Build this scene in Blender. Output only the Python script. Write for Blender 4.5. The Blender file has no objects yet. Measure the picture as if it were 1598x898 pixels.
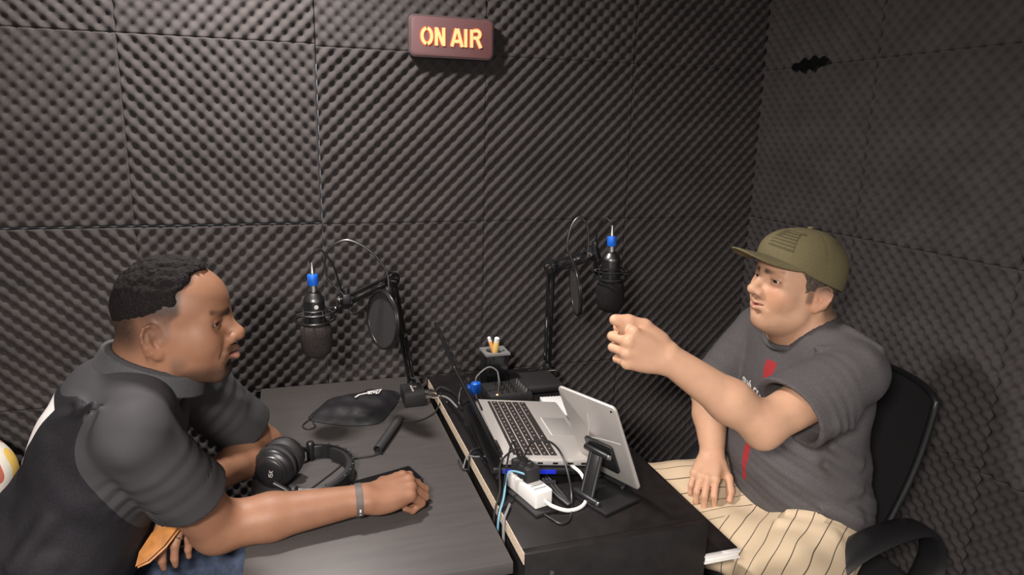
import bpy, bmesh, math, random
import numpy as np
from mathutils import Vector, Matrix

random.seed(7)
rng = np.random.default_rng(7)
SC = bpy.context.scene
COL = SC.collection
PI = math.pi

# ------------------------------------------------------------------ camera, world, lights, exposure
CAM_H = 1.515
RIGHT = Vector((0.952998, -0.302146, 0.022436))
DOWN = Vector((-0.046810, -0.219997, -0.974377))
FWD = Vector((0.299340, 0.927529, -0.223800))
cam_data = bpy.data.cameras.new('camera')
cam_data.sensor_fit = 'HORIZONTAL'
cam_data.sensor_width = 36.0
cam_data.lens = 1074.587 / 1598.0 * 36.0
cam_data.clip_start = 0.02
cam = bpy.data.objects.new('camera', cam_data)
cam.matrix_world = Matrix(((RIGHT.x, -DOWN.x, -FWD.x, 0), (RIGHT.y, -DOWN.y, -FWD.y, 0),
                           (RIGHT.z, -DOWN.z, -FWD.z, CAM_H), (0, 0, 0, 1)))
COL.objects.link(cam)
SC.camera = cam

SC.view_settings.view_transform = 'Standard'
SC.view_settings.look = 'None'
SC.view_settings.exposure = 0.0
SC.view_settings.gamma = 1.0
SC.view_settings.use_curve_mapping = False

world = bpy.data.worlds.new('world')
SC.world = world
world.use_nodes = True
world.node_tree.nodes['Background'].inputs['Color'].default_value = (1.0, 0.93, 0.88, 1)
world.node_tree.nodes['Background'].inputs['Strength'].default_value = 0.8


def area_light(name, loc, size, power, color, target=None, shape='DISK', spread=180):
    l = bpy.data.lights.new(name, 'AREA')
    l.shape = shape
    l.size = size
    l.energy = power
    l.color = color
    l.spread = math.radians(spread)
    o = bpy.data.objects.new(name, l)
    o.location = loc
    if target is not None:
        d = Vector(target) - Vector(loc)
        o.rotation_euler = d.to_track_quat('-Z', 'Y').to_euler()
    COL.objects.link(o)
    return o


area_light('ceiling_lamp_light', (-0.12, 1.66, 2.35), 0.16, 36.0, (1.0, 0.93, 0.89))
area_light('entry_fill_light', (-0.36, -0.22, 1.78), 0.30, 84.0, (1.0, 0.93, 0.88))  # added fill from behind the camera, its lamp is never in view

# ------------------------------------------------------------------ helpers


def nodes_of(m):
    m.use_nodes = True
    nt = m.node_tree
    return nt, nt.nodes['Principled BSDF']


def mat(name, color, rough=0.5, metal=0.0, spec=0.5, noise=None, bump=None, emit=None, coat=0.0, sheen=0.0,
        sss=0.0, stretch=None):
    """noise=(scale, amount) varies the colour, bump=(scale, strength, distance)."""
    m = bpy.data.materials.new(name)
    nt, b = nodes_of(m)
    c = tuple(color) + (1,) if len(color) == 3 else color
    b.inputs['Base Color'].default_value = c
    b.inputs['Roughness'].default_value = rough
    b.inputs['Metallic'].default_value = metal
    b.inputs['Specular IOR Level'].default_value = spec
    b.inputs['Coat Weight'].default_value = coat
    b.inputs['Sheen Weight'].default_value = sheen
    if sss:
        b.inputs['Subsurface Weight'].default_value = sss
        b.inputs['Subsurface Radius'].default_value = (1.0, 0.35, 0.2)
        b.inputs['Subsurface Scale'].default_value = 0.006
    tc = nt.nodes.new('ShaderNodeTexCoord')
    src = tc.outputs['Object']
    if stretch:
        mp = nt.nodes.new('ShaderNodeMapping')
        mp.inputs['Scale'].default_value = stretch
        nt.links.new(src, mp.inputs['Vector'])
        src = mp.outputs['Vector']
    if noise:
        n = nt.nodes.new('ShaderNodeTexNoise')
        n.inputs['Scale'].default_value = noise[0]
        n.inputs['Detail'].default_value = 5
        nt.links.new(src, n.inputs['Vector'])
        r = nt.nodes.new('ShaderNodeValToRGB')
        a = noise[1]
        r.color_ramp.elements[0].position = 0.3
        r.color_ramp.elements[1].position = 0.7
        r.color_ramp.elements[0].color = tuple(x * (1 - a) for x in c[:3]) + (1,)
        r.color_ramp.elements[1].color = tuple(min(1, x * (1 + a)) for x in c[:3]) + (1,)
        nt.links.new(n.outputs['Fac'], r.inputs['Fac'])
        nt.links.new(r.outputs['Color'], b.inputs['Base Color'])
    if bump:
        n2 = nt.nodes.new('ShaderNodeTexNoise')
        n2.inputs['Scale'].default_value = bump[0]
        n2.inputs['Detail'].default_value = 3
        nt.links.new(src, n2.inputs['Vector'])
        bp = nt.nodes.new('ShaderNodeBump')
        bp.inputs['Strength'].default_value = bump[1]
        bp.inputs['Distance'].default_value = bump[2]
        nt.links.new(n2.outputs['Fac'], bp.inputs['Height'])
        nt.links.new(bp.outputs['Normal'], b.inputs['Normal'])
    if emit:
        b.inputs['Emission Color'].default_value = tuple(emit[0]) + (1,)
        b.inputs['Emission Strength'].default_value = emit[1]
    return m


def tag(o, label=None, cat=None, group=None, kind=None):
    if label:
        o['label'] = label
    if cat:
        o['category'] = cat
    if group:
        o['group'] = group
    if kind:
        o['kind'] = kind
    return o


def thing(name, label, cat, loc=(0, 0, 0), group=None):
    o = bpy.data.objects.new(name, None)
    o.empty_display_size = 0.02
    o.location = loc
    COL.objects.link(o)
    return tag(o, label, cat, group)


def chain_loc(o):
    v = Vector((0, 0, 0))
    while o is not None:
        v += Vector(o.location)
        o = o.parent
    return v


def link_mesh(name, me, mats, parent=None, loc=None, smooth=True, angle=38):
    for m in (mats if isinstance(mats, (list, tuple)) else [mats]):
        me.materials.append(m)
    off = chain_loc(parent) if parent is not None else Vector((0, 0, 0))
    if loc is not None:
        off = off + Vector(loc)
    if off.length > 0:
        me.transform(Matrix.Translation(-off))
    if smooth:
        me.shade_smooth()
        if angle:
            me.set_sharp_from_angle(angle=math.radians(angle))
    o = bpy.data.objects.new(name, me)
    COL.objects.link(o)
    if parent is not None:
        o.parent = parent
    if loc is not None:
        o.location = loc
    return o


def ortho(d):
    d = Vector(d).normalized()
    up = Vector((0, 0, 1)) if abs(d.z) < 0.9 else Vector((1, 0, 0))
    a = d.cross(up).normalized()
    return a, a.cross(d).normalized()


def smooth_path(pts, n=8, closed=False):
    """Catmull-Rom resample."""
    P = [Vector(q) for q in pts]
    out = []
    N = len(P)
    rngk = range(N if closed else N - 1)
    for i in rngk:
        if closed:
            p0, p1, p2, p3 = P[(i - 1) % N], P[i], P[(i + 1) % N], P[(i + 2) % N]
        else:
            p1, p2 = P[i], P[i + 1]
            p0 = P[i - 1] if i > 0 else p1 * 2 - p2
            p3 = P[i + 2] if i + 2 < N else p2 * 2 - p1
        for k in range(n):
            t = k / n
            out.append(0.5 * ((2 * p1) + (p2 - p0) * t + (2 * p0 - 5 * p1 + 4 * p2 - p3) * t * t
                              + (3 * p1 - p0 - 3 * p2 + p3) * t ** 3))
    if not closed:
        out.append(P[-1])
    return out


class MB:
    """collects shapes and links them as ONE mesh object; coordinates are in world metres."""

    def __init__(self, M=None):
        self.v, self.f, self.mi = [], [], []
        self.M = M if M is not None else Matrix.Identity(4)
        self.m = 0

    def add(self, verts, faces):
        o = len(self.v)
        self.v += [self.M @ Vector(q) for q in verts]
        self.f += [tuple(i + o for i in q) for q in faces]
        self.mi += [self.m] * len(faces)
        return self

    def from_bm(self, bm):
        bm.verts.ensure_lookup_table()
        bm.verts.index_update()
        self.add([q.co.copy() for q in bm.verts], [[q.index for q in f.verts] for f in bm.faces])
        bm.free()
        return self

    def box(self, c, s, bevel=0.0, rot=None, seg=2):
        bm = bmesh.new()
        bmesh.ops.create_cube(bm, size=1)
        for q in bm.verts:
            q.co = Vector((q.co.x * s[0], q.co.y * s[1], q.co.z * s[2]))
        if bevel > 0:
            bmesh.ops.bevel(bm, geom=list(bm.edges), offset=min(bevel, min(s) * 0.49), segments=seg, affect='EDGES',
                            profile=0.5)
        T = Matrix.Translation(Vector(c))
        if rot is not None:
            T = T @ rot.to_4x4()
        bm.transform(T)
        return self.from_bm(bm)

    def cyl(self, p0, p1, r0, r1=None, seg=20, bevel=0.0):
        r1 = r0 if r1 is None else r1
        p0, p1 = Vector(p0), Vector(p1)
        L = (p1 - p0).length
        if bevel > 0:
            b = min(bevel, L * 0.4, r0 * 0.6, r1 * 0.6)
            prof = [(0, 0), (r0 - b, 0), (r0 - b * 0.3, b * 0.3), (r0, b), (r1, L - b), (r1 - b * 0.3, L - b * 0.3),
                    (r1 - b, L), (0, L)]
        else:
            prof = [(0, 0), (r0, 0), (r1, L), (0, L)]
        return self.lathe(prof, p0, p1 - p0, seg)

    def lathe(self, prof, o, axis=(0, 0, 1), seg=24):
        o = Vector(o)
        d = Vector(axis).normalized()
        a, b = ortho(d)
        vs, fs, rings = [], [], []
        for r, h in prof:
            if r < 1e-6:
                rings.append([len(vs)])
                vs.append(o + d * h)
            else:
                rings.append(list(range(len(vs), len(vs) + seg)))
                for k in range(seg):
                    t = 2 * PI * k / seg
                    vs.append(o + d * h + (a * math.cos(t) + b * math.sin(t)) * r)
        for A, B in zip(rings, rings[1:]):
            if len(A) == 1 and len(B) == 1:
                continue
            for k in range(seg):
                k2 = (k + 1) % seg
                if len(A) == 1:
                    fs.append((A[0], B[k2], B[k]))
                elif len(B) == 1:
                    fs.append((A[k], A[k2], B[0]))
                else:
                    fs.append((A[k], A[k2], B[k2], B[k]))
        return self.add(vs, fs)

    def tube(self, pts, r, seg=8, closed=False, cap=True):
        P = [Vector(q) for q in pts]
        n = len(P)
        rr = r if isinstance(r, (list, tuple)) else [r] * n
        vs, fs = [], []
        a = None
        for i in range(n):
            if closed:
                d = P[(i + 1) % n] - P[(i - 1) % n]
            else:
                d = P[min(i + 1, n - 1)] - P[max(i - 1, 0)]
            if d.length < 1e-9:
                d = Vector((0, 0, 1))
            d.normalize()
            if a is None:
                a, b = ortho(d)
            else:
                a = (a - d * a.dot(d))
                if a.length < 1e-6:
                    a, _ = ortho(d)
                a.normalize()
            b = d.cross(a)
            for k in range(seg):
                t = 2 * PI * k / seg
                vs.append(P[i] + (a * math.cos(t) + b * math.sin(t)) * rr[i])
        for i in range(n if closed else n - 1):
            j = (i + 1) % n
            for k in range(seg):
                k2 = (k + 1) % seg
                fs.append((i * seg + k, i * seg + k2, j * seg + k2, j * seg + k))
        if cap and not closed:
            fs.append(tuple(range(seg - 1, -1, -1)))
            fs.append(tuple((n - 1) * seg + k for k in range(seg)))
        return self.add(vs, fs)

    def sphere(self, c, r, seg=18, rings=12, M=None):
        r = (r, r, r) if not isinstance(r, (tuple, list)) else r
        bm = bmesh.new()
        bmesh.ops.create_uvsphere(bm, u_segments=seg, v_segments=rings, radius=1)
        T = Matrix.Translation(Vector(c))
        if M is not None:
            T = T @ M.to_4x4()
        T = T @ Matrix.Diagonal((r[0], r[1], r[2], 1))
        bm.transform(T)
        return self.from_bm(bm)

    def torus(self, c, axis, R, r, seg=40, rs=8, a_scale=1.0, b_scale=1.0):
        a, b = ortho(axis)
        c = Vector(c)
        pts = [c + a * (R * a_scale * math.cos(2 * PI * k / seg)) + b * (R * b_scale * math.sin(2 * PI * k / seg))
               for k in range(seg)]
        return self.tube(pts, r, rs, closed=True)

    def prism(self, outline, h, M, bevel=0.0):
        """outline: 2-D points, extruded h along local z, placed by matrix M."""
        bm = bmesh.new()
        vs = [bm.verts.new((x, y, 0)) for x, y in outline]
        f = bm.faces.new(vs)
        r = bmesh.ops.extrude_face_region(bm, geom=[f])
        for q in r['geom']:
            if isinstance(q, bmesh.types.BMVert):
                q.co.z += h
        bmesh.ops.recalc_face_normals(bm, faces=bm.faces)
        if bevel > 0:
            ed = [e for e in bm.edges if abs(e.verts[0].co.z - e.verts[1].co.z) < 1e-6]
            bmesh.ops.bevel(bm, geom=ed, offset=bevel, segments=2, affect='EDGES', profile=0.5)
        bm.transform(M)
        return self.from_bm(bm)

    def stroke(self, pts, w, h, M):
        """flat thick polyline in local xy, extruded h, placed by M."""
        n = len(pts)
        L, Rr = [], []
        for i in range(n):
            p = Vector(pts[i]).to_2d()
            a = Vector(pts[max(i - 1, 0)]).to_2d()
            b = Vector(pts[min(i + 1, n - 1)]).to_2d()
            d1 = (p - a).normalized() if i > 0 else (b - p).normalized()
            d2 = (b - p).normalized() if i < n - 1 else d1
            d = (d1 + d2)
            d = d.normalized() if d.length > 1e-6 else d1
            s = 1 / max(0.4, d.dot(d1))
            nn = Vector((-d.y, d.x)) * (w * 0.5 * s)
            L.append(p + nn)
            Rr.append(p - nn)
        vs, fs = [], []
        for i in range(n):
            for q in (L[i], Rr[i]):
                vs.append(M @ Vector((q.x, q.y, 0)))
                vs.append(M @ Vector((q.x, q.y, h)))
        for i in range(n - 1):
            o, p = i * 4, i * 4 + 4
            fs += [(o + 1, p + 1, p + 3, o + 3), (o, o + 2, p + 2, p), (o, p, p + 1, o + 1), (o + 2, o + 3, p + 3, p + 2)]
        fs += [(0, 1, 3, 2), ((n - 1) * 4, (n - 1) * 4 + 2, (n - 1) * 4 + 3, (n - 1) * 4 + 1)]
        return self.add(vs, fs)

    def grid(self, fn, nu, nv, closed_u=False):
        vs = [fn(i / (nu if closed_u else nu - 1), j / (nv - 1)) for j in range(nv) for i in range(nu)]
        fs = []
        for j in range(nv - 1):
            for i in range(nu if closed_u else nu - 1):
                i2 = (i + 1) % nu
                fs.append((j * nu + i, j * nu + i2, (j + 1) * nu + i2, (j + 1) * nu + i))
        return self.add(vs, fs)

    def mesh(self, name):
        me = bpy.data.meshes.new(name)
        me.from_pydata([tuple(q) for q in self.v], [], self.f)
        me.polygons.foreach_set('material_index', self.mi)
        bm = bmesh.new()
        bm.from_mesh(me)
        bmesh.ops.recalc_face_normals(bm, faces=bm.faces)
        bm.to_mesh(me)
        bm.free()
        me.update()
        return me

    def build(self, name, mats, parent=None, loc=None, angle=38, smooth=True):
        return link_mesh(name, self.mesh(name), mats, parent, loc, smooth, angle)


def frame(o, x, y=None, z=None):
    """matrix with origin o, x axis and approximate y (or z) axis."""
    x = Vector(x).normalized()
    if z is not None:
        z = Vector(z)
        z = (z - x * z.dot(x)).normalized()
        y = z.cross(x)
    else:
        y = Vector(y)
        y = (y - x * y.dot(x)).normalized()
        z = x.cross(y)
    return Matrix(((x.x, y.x, z.x, o[0]), (x.y, y.y, z.y, o[1]), (x.z, y.z, z.z, o[2]), (0, 0, 0, 1)))


# ------------------------------------------------------------------ implicit surfaces for people and cloth
def axis_grid(segs):
    out = []
    for lo, hi, st in segs:
        n = max(1, int(round((hi - lo) / st)))
        out += [lo + (hi - lo) * k / n for k in range(n)]
    out.append(segs[-1][1])
    return np.array(out, dtype=np.float32)


class Field:
    FAR = 0.09

    def __init__(self, xs, ys, zs):
        self.ax = [axis_grid(q) for q in (xs, ys, zs)]
        self.v = np.full([len(q) for q in self.ax], self.FAR, dtype=np.float32)

    def sl(self, lo, hi, pad):
        s, g = [], []
        for a, l, h in zip(self.ax, lo, hi):
            i0 = max(0, int(np.searchsorted(a, l - pad)) - 1)
            i1 = min(len(a), int(np.searchsorted(a, h + pad)) + 1)
            if i1 <= i0:
                return None, None
            s.append(slice(i0, i1))
            g.append(a[i0:i1])
        return tuple(s), (g[0][:, None, None], g[1][None, :, None], g[2][None, None, :])

    def add(self, prim, k=0.01):
        fn, lo, hi = prim
        s, g = self.sl(lo, hi, 0.05 + k)
        if s is None:
            return self
        d = fn(*g)
        a = self.v[s]
        h = np.maximum(k - np.abs(a - d), 0) / k
        self.v[s] = np.minimum(a, d) - h * h * k * 0.25
        return self

    def sub(self, prim, k=0.005):
        fn, lo, hi = prim
        s, g = self.sl(lo, hi, 0.02 + k)
        if s is None:
            return self
        d = -fn(*g)
        a = self.v[s]
        h = np.maximum(k - np.abs(a - d), 0) / k
        self.v[s] = np.maximum(a, d) + h * h * k * 0.25
        return self

    def cut(self, fn, k=0.003):
        """keep where fn < 0 (whole field)."""
        g = (self.ax[0][:, None, None], self.ax[1][None, :, None], self.ax[2][None, None, :])
        d = fn(*g)
        a = self.v
        h = np.maximum(k - np.abs(a - d), 0) / k
        self.v = (np.maximum(a, d) + h * h * k * 0.25).astype(np.float32)
        return self

    def warp(self, fn):
        g = (self.ax[0][:, None, None], self.ax[1][None, :, None], self.ax[2][None, None, :])
        self.v = (self.v + fn(*g)).astype(np.float32)
        return self

    def extract(self, smooth=1):
        v = self.v
        v[0], v[-1] = self.FAR, self.FAR
        v[:, 0], v[:, -1] = self.FAR, self.FAR
        v[:, :, 0], v[:, :, -1] = self.FAR, self.FAR
        ins = v < 0
        nx, ny, nz = v.shape
        cnt = np.zeros((nx - 1, ny - 1, nz - 1), dtype=np.int8)
        for i in (0, 1):
            for j in (0, 1):
                for k in (0, 1):
                    cnt += ins[i:nx - 1 + i, j:ny - 1 + j, k:nz - 1 + k]
        act = np.argwhere((cnt > 0) & (cnt < 8))
        idx = np.full(cnt.shape, -1, dtype=np.int32)
        idx[act[:, 0], act[:, 1], act[:, 2]] = np.arange(len(act))
        corner = {}
        for i in (0, 1):
            for j in (0, 1):
                for k in (0, 1):
                    corner[(i, j, k)] = v[act[:, 0] + i, act[:, 1] + j, act[:, 2] + k]
        acc = np.zeros((len(act), 3))
        n = np.zeros(len(act))
        lo = np.stack([self.ax[d][act[:, d]] for d in range(3)], 1)
        st = np.stack([self.ax[d][act[:, d] + 1] for d in range(3)], 1) - lo
        keys = list(corner)
        for a in keys:
            for d in range(3):
                if a[d] == 0:
                    b = list(a)
                    b[d] = 1
                    va, vb = corner[a], corner[tuple(b)]
                    cr = (va < 0) != (vb < 0)
                    t = np.where(cr, va / np.where(cr, va - vb, 1), 0)
                    pos = np.tile(np.array(a, dtype=float), (len(act), 1))
                    pos[:, d] = t
                    acc += np.where(cr[:, None], pos, 0)
                    n += cr
        P = lo + st * (acc / n[:, None])
        quads = []
        for d in range(3):
            s0 = [slice(None)] * 3
            s1 = [slice(None)] * 3
            s0[d], s1[d] = slice(0, -1), slice(1, None)
            a, b = ins[tuple(s0)], ins[tuple(s1)]
            e = np.argwhere(a != b)
            u, w = (d + 1) % 3, (d + 2) % 3
            ok = (e[:, u] > 0) & (e[:, w] > 0) & (e[:, u] < v.shape[u] - 1) & (e[:, w] < v.shape[w] - 1)
            e = e[ok]
            inside_first = a[e[:, 0], e[:, 1], e[:, 2]]
            q = []
            for du, dw in ((-1, -1), (0, -1), (0, 0), (-1, 0)):
                c = e.copy()
                c[:, u] += du
                c[:, w] += dw
                q.append(idx[c[:, 0], c[:, 1], c[:, 2]])
            q = np.stack(q, 1)
            q[~inside_first] = q[~inside_first][:, ::-1]
            quads.append(q)
        Q = np.concatenate(quads)
        for _ in range(smooth):
            s = np.zeros_like(P)
            c = np.zeros(len(P))
            for x, y in ((0, 1), (1, 2), (2, 3), (3, 0)):
                for dim in range(3):
                    s[:, dim] += np.bincount(Q[:, x], P[Q[:, y], dim], len(P))
                    s[:, dim] += np.bincount(Q[:, y], P[Q[:, x], dim], len(P))
                c += np.bincount(Q[:, x], minlength=len(P)) + np.bincount(Q[:, y], minlength=len(P))
            P = P * 0.5 + 0.5 * s / np.maximum(c, 1)[:, None]
        return P, Q


def np_mesh(name, P, Q):
    me = bpy.data.meshes.new(name)
    me.vertices.add(len(P))
    me.vertices.foreach_set('co', np.asarray(P, dtype=np.float32).ravel())
    me.loops.add(Q.size)
    me.loops.foreach_set('vertex_index', Q.astype(np.int32).ravel())
    me.polygons.add(len(Q))
    me.polygons.foreach_set('loop_start', np.arange(0, Q.size, 4, dtype=np.int32))
    me.update(calc_edges=True)
    return me


def attr(me, name, vals):
    a = me.attributes.new(name, 'FLOAT', 'POINT')
    a.data.foreach_set('value', np.asarray(vals, dtype=np.float32))


def V3(q):
    return np.array(q, dtype=np.float64)


def cone(a, b, r1, r2=None):
    a, b = V3(a), V3(b)
    r2 = r1 if r2 is None else r2
    ba = b - a
    L = max(float(ba @ ba), 1e-12)

    def fn(X, Y, Z):
        x, y, z = X - a[0], Y - a[1], Z - a[2]
        t = np.clip((x * ba[0] + y * ba[1] + z * ba[2]) / L, 0, 1)
        return np.sqrt((x - t * ba[0]) ** 2 + (y - t * ba[1]) ** 2 + (z - t * ba[2]) ** 2) - (r1 + (r2 - r1) * t)
    m = max(r1, r2)
    return fn, np.minimum(a, b) - m, np.maximum(a, b) + m


def ell(c, r, M=None):
    c, r = V3(c), V3(r)
    M = np.eye(3) if M is None else np.array(M, dtype=np.float64)   # columns = local axes

    def fn(X, Y, Z):
        x, y, z = X - c[0], Y - c[1], Z - c[2]
        u = (x * M[0, 0] + y * M[1, 0] + z * M[2, 0])
        v = (x * M[0, 1] + y * M[1, 1] + z * M[2, 1])
        w = (x * M[0, 2] + y * M[1, 2] + z * M[2, 2])
        k0 = np.sqrt((u / r[0]) ** 2 + (v / r[1]) ** 2 + (w / r[2]) ** 2) + 1e-9
        k1 = np.sqrt((u / r[0] ** 2) ** 2 + (v / r[1] ** 2) ** 2 + (w / r[2] ** 2) ** 2) + 1e-9
        return k0 * (k0 - 1) / k1
    e = np.sqrt((M ** 2) @ (r ** 2))
    return fn, c - e, c + e


def clip(prim, o, n):
    """prim limited to the side of plane (o, n) where (P-o).n < 0"""
    fn, lo, hi = prim
    o, n = V3(o), V3(n) / np.linalg.norm(V3(n))

    def f2(X, Y, Z):
        return np.maximum(fn(X, Y, Z), (X - o[0]) * n[0] + (Y - o[1]) * n[1] + (Z - o[2]) * n[2])
    return f2, lo, hi


def shell(outer, inner):
    f1, lo, hi = outer
    f2 = inner[0]
    return (lambda X, Y, Z: np.maximum(f1(X, Y, Z), -f2(X, Y, Z))), lo, hi


class Frame:
    """local frame: x forward, y left, z up, scaled"""

    def __init__(self, o, x, z, s=1.0):
        x = V3(x) / np.linalg.norm(V3(x))
        z = V3(z)
        z = z - x * (x @ z)
        z /= np.linalg.norm(z)
        self.o, self.s = V3(o), s
        self.M = np.stack([x, np.cross(z, x), z], 1)

    def p(self, q):
        return self.o + self.M @ (V3(q) * self.s)

    def d(self, q):
        return self.M @ V3(q)

    def cone(self, a, b, r1, r2=None):
        return cone(self.p(a), self.p(b), r1 * self.s, (r1 if r2 is None else r2) * self.s)

    def ell(self, c, r, M=None):
        return ell(self.p(c), V3(r) * self.s, self.M if M is None else self.M @ np.array(M))

    def loc(self, P):
        return (np.asarray(P) - self.o) @ self.M / self.s


def rotz(a):
    c, s = math.cos(a), math.sin(a)
    return np.array([[c, -s, 0], [s, c, 0], [0, 0, 1]])


def roty(a):
    c, s = math.cos(a), math.sin(a)
    return np.array([[c, 0, s], [0, 1, 0], [-s, 0, c]])


def rotx(a):
    c, s = math.cos(a), math.sin(a)
    return np.array([[1, 0, 0], [0, c, -s], [0, s, c]])


def sstep(x, a, b):
    t = np.clip((x - a) / (b - a), 0, 1)
    return t * t * (3 - 2 * t)


def noise3(P, freq, seed=0, n=10):
    """cheap smooth noise: sum of random plane waves, about -1..1"""
    r = np.random.default_rng(seed)
    out = 0
    for _ in range(n):
        d = r.normal(size=3)
        d /= np.linalg.norm(d)
        ph = r.uniform(0, 6.28)
        out = out + np.sin((P[0] * d[0] + P[1] * d[1] + P[2] * d[2]) * freq * r.uniform(0.7, 1.3) + ph)
    return out / math.sqrt(n / 2) / 1.6


def add_head(F, H, o):
    """o: options.  Adds a head with face and ears in the frame H to the field F."""
    nw = o.get('nose_w', 1.0)
    mo, co = o.get('mouth_out', 0.0), o.get('chin_out', 0.0)
    F.add(H.ell((-0.004, 0, 0.045), (0.097, 0.076, 0.088)), 0.01)
    F.add(H.ell((0.038, 0, 0.052), (0.056, 0.063, 0.056)), 0.02)
    F.add(H.ell((0.042, 0, -0.005), (0.050, 0.061 * o.get('face_w', 1), 0.062)), 0.02)
    F.add(H.ell((0.038, 0, -0.032), (0.050, 0.0585 * o.get('face_w', 1), 0.050)), 0.03)
    F.add(H.ell((0.048 + co * 0.6, 0, -0.055), (0.042, 0.046 * o.get('face_w', 1), 0.036)), 0.02)
    for s in (-1, 1):
        jw = o.get('jaw_w', 1.0)
        F.add(H.cone((0.006, s * 0.058, 0.0), (0.016, s * 0.052 * jw, -0.055), 0.016, 0.015), 0.02)
        F.add(H.cone((0.016, s * 0.052 * jw, -0.055), (0.078 + co, s * 0.014, -0.084), 0.015, 0.014), 0.022)
        F.add(H.ell((0.060, s * 0.042, -0.006), (0.020, 0.018, 0.022)), 0.03)
        F.add(H.cone((0.085, s * 0.010, 0.037), (0.068, s * 0.047, 0.036), 0.009 * o.get('brow', 1), 0.008), 0.014)
    F.add(H.ell((0.083 + co, 0, -0.081 + o.get('chin_up', 0)), (0.0155, 0.022, 0.0155)), 0.022)
    F.add(H.ell((0.077 + mo, 0, -0.042), (0.026, 0.031, 0.026)), 0.018)
    if o.get('double_chin'):
        F.add(H.ell((0.020, 0, -0.070), (0.044, 0.045, 0.022)), 0.03)
    for s in (-1, 1):
        F.sub(H.ell((0.098, s * 0.033, 0.0195), (0.022, 0.0195, 0.0135)), 0.012)
    # nose
    F.add(H.cone((0.089, 0, 0.030), (0.112, 0, -0.004), 0.0065, 0.0095 * (0.5 + 0.5 * nw)), 0.014)
    F.add(H.ell((0.1125, 0, -0.0090), (0.0108, 0.0120 * nw, 0.0098)), 0.012)
    for s in (-1, 1):
        F.add(H.ell((0.1010, s * 0.0150 * nw, -0.0135), (0.0120, 0.0075 * nw, 0.0090)), 0.008)
    for s in (-1, 1):
        F.sub(H.ell((0.1075, s * 0.0078 * nw, -0.0225), (0.0055, 0.0038 * nw, 0.005)), 0.003)
    # nasolabial fold and philtrum
    for s in (-1, 1):
        F.sub(H.cone((0.0985, s * 0.025 * nw, -0.018), (0.088, s * 0.034, -0.045), 0.0016), 0.008)
    F.sub(H.cone((0.1045 + mo * 0.5, 0, -0.022), (0.1055 + mo, 0, -0.033), 0.0015), 0.006)
    # lips
    lw, lf, sm = 0.024, o.get('lips', 1.0), o.get('smile', 0.0)
    ch = 0.0035 * o.get('mouth_open', 0)
    for s in (-1, 1):
        F.add(H.cone((0.1035 + mo, s * 0.003, -0.0365), (0.0875 + mo * 0.6, s * lw, -0.0415 + sm), 0.0055 * lf, 0.003), 0.006)
        F.add(H.cone((0.1025 + mo, s * 0.002, -0.0485 - ch), (0.0870 + mo * 0.6, s * (lw - 0.002), -0.0430 + sm), 0.0066 * lf, 0.003), 0.006)
    for s in (-1, 1):
        F.sub(H.ell((0.1050 + mo, s * 0.009, -0.0418 - ch * 0.4 + sm * 0.30), (0.020, 0.0150, 0.0012 + ch), rotz(-s * 0.45) @ rotx(s * sm * 40)), 0.002)
    F.sub(H.cone((0.1040 + co, -0.012, -0.0615), (0.1040 + co, 0.012, -0.0615), 0.004), 0.014)
    # eyelids with an almond opening
    for s in (-1, 1):
        ey = np.array((0.0735, s * 0.032, 0.0205))
        tilt = rotz(s * 0.34) @ rotx(-s * 0.07)
        F.add(H.ell(ey + np.array((0.0002, 0, 0)), (0.0143, 0.0152, 0.0138), tilt), 0.006)
        F.add(H.cone(ey + np.array((0.0125, -s * 0.007, 0.0068)), ey + np.array((0.0085, s * 0.011, 0.0060)), 0.0026), 0.005)
        oc_ = ey + tilt @ np.array((0.0150, 0.0, 0.0002))
        F.sub(H.ell(oc_, (0.0120, 0.0132, 0.0046 * o.get('eye_open', 1)), tilt), 0.0012)
    # ears
    for s in (-1, 1):
        b = math.radians(33)
        A = np.array([-math.cos(b), s * math.sin(b), 0.0])          # towards the rear edge
        Nn = np.array([math.sin(b), s * math.cos(b), 0.0])          # outer face
        Z = np.array([-0.16, 0, 1.0])
        Z /= np.linalg.norm(Z)
        T = np.stack([A, Nn, Z], 1)
        E = np.array([-0.012, s * (0.0785 + o.get('ear_out', 0)), 0.0])

        def e(a, n, z):
            return E + A * a + Nn * n + Z * z
        F.add(H.ell(e(0.004, 0.0, 0.003), (0.0175, 0.0040, 0.0285), T), 0.006)
        F.add(H.ell(e(-0.004, 0.0005, -0.024), (0.0080, 0.0045, 0.0095), T), 0.005)
        F.sub(H.ell(e(0.001, 0.0065, -0.003), (0.0085, 0.0065, 0.0120), T), 0.004)
        F.sub(H.ell(e(0.0065, 0.0070, 0.017), (0.0070, 0.0045, 0.0090), T), 0.004)
        rim = [(-0.010, 0.002, 0.006), (-0.0115, 0.003, 0.017), (-0.006, 0.004, 0.0265), (0.004, 0.0045, 0.0305), (0.0140, 0.0045, 0.0260),
               (0.0195, 0.0040, 0.0140), (0.0195, 0.0035, 0.0020), (0.0150, 0.0030, -0.0100), (0.0080, 0.0020, -0.0200), (0.0010, 0.0010, -0.0280)]
        for p, q in zip(rim, rim[1:]):
            F.add(H.cone(e(*p), e(*q), 0.0031), 0.003)
        anti = [(0.0085, 0.0030, 0.0150), (0.0105, 0.0035, 0.0030), (0.0070, 0.0030, -0.0100), (0.0000, 0.0025, -0.0160)]
        for p, q in zip(anti, anti[1:]):
            F.add(H.cone(e(*p), e(*q), 0.0024), 0.0035)
        F.add(H.ell(e(-0.0085, 0.0030, -0.0040), (0.0040, 0.0040, 0.0062), T), 0.003)


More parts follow.
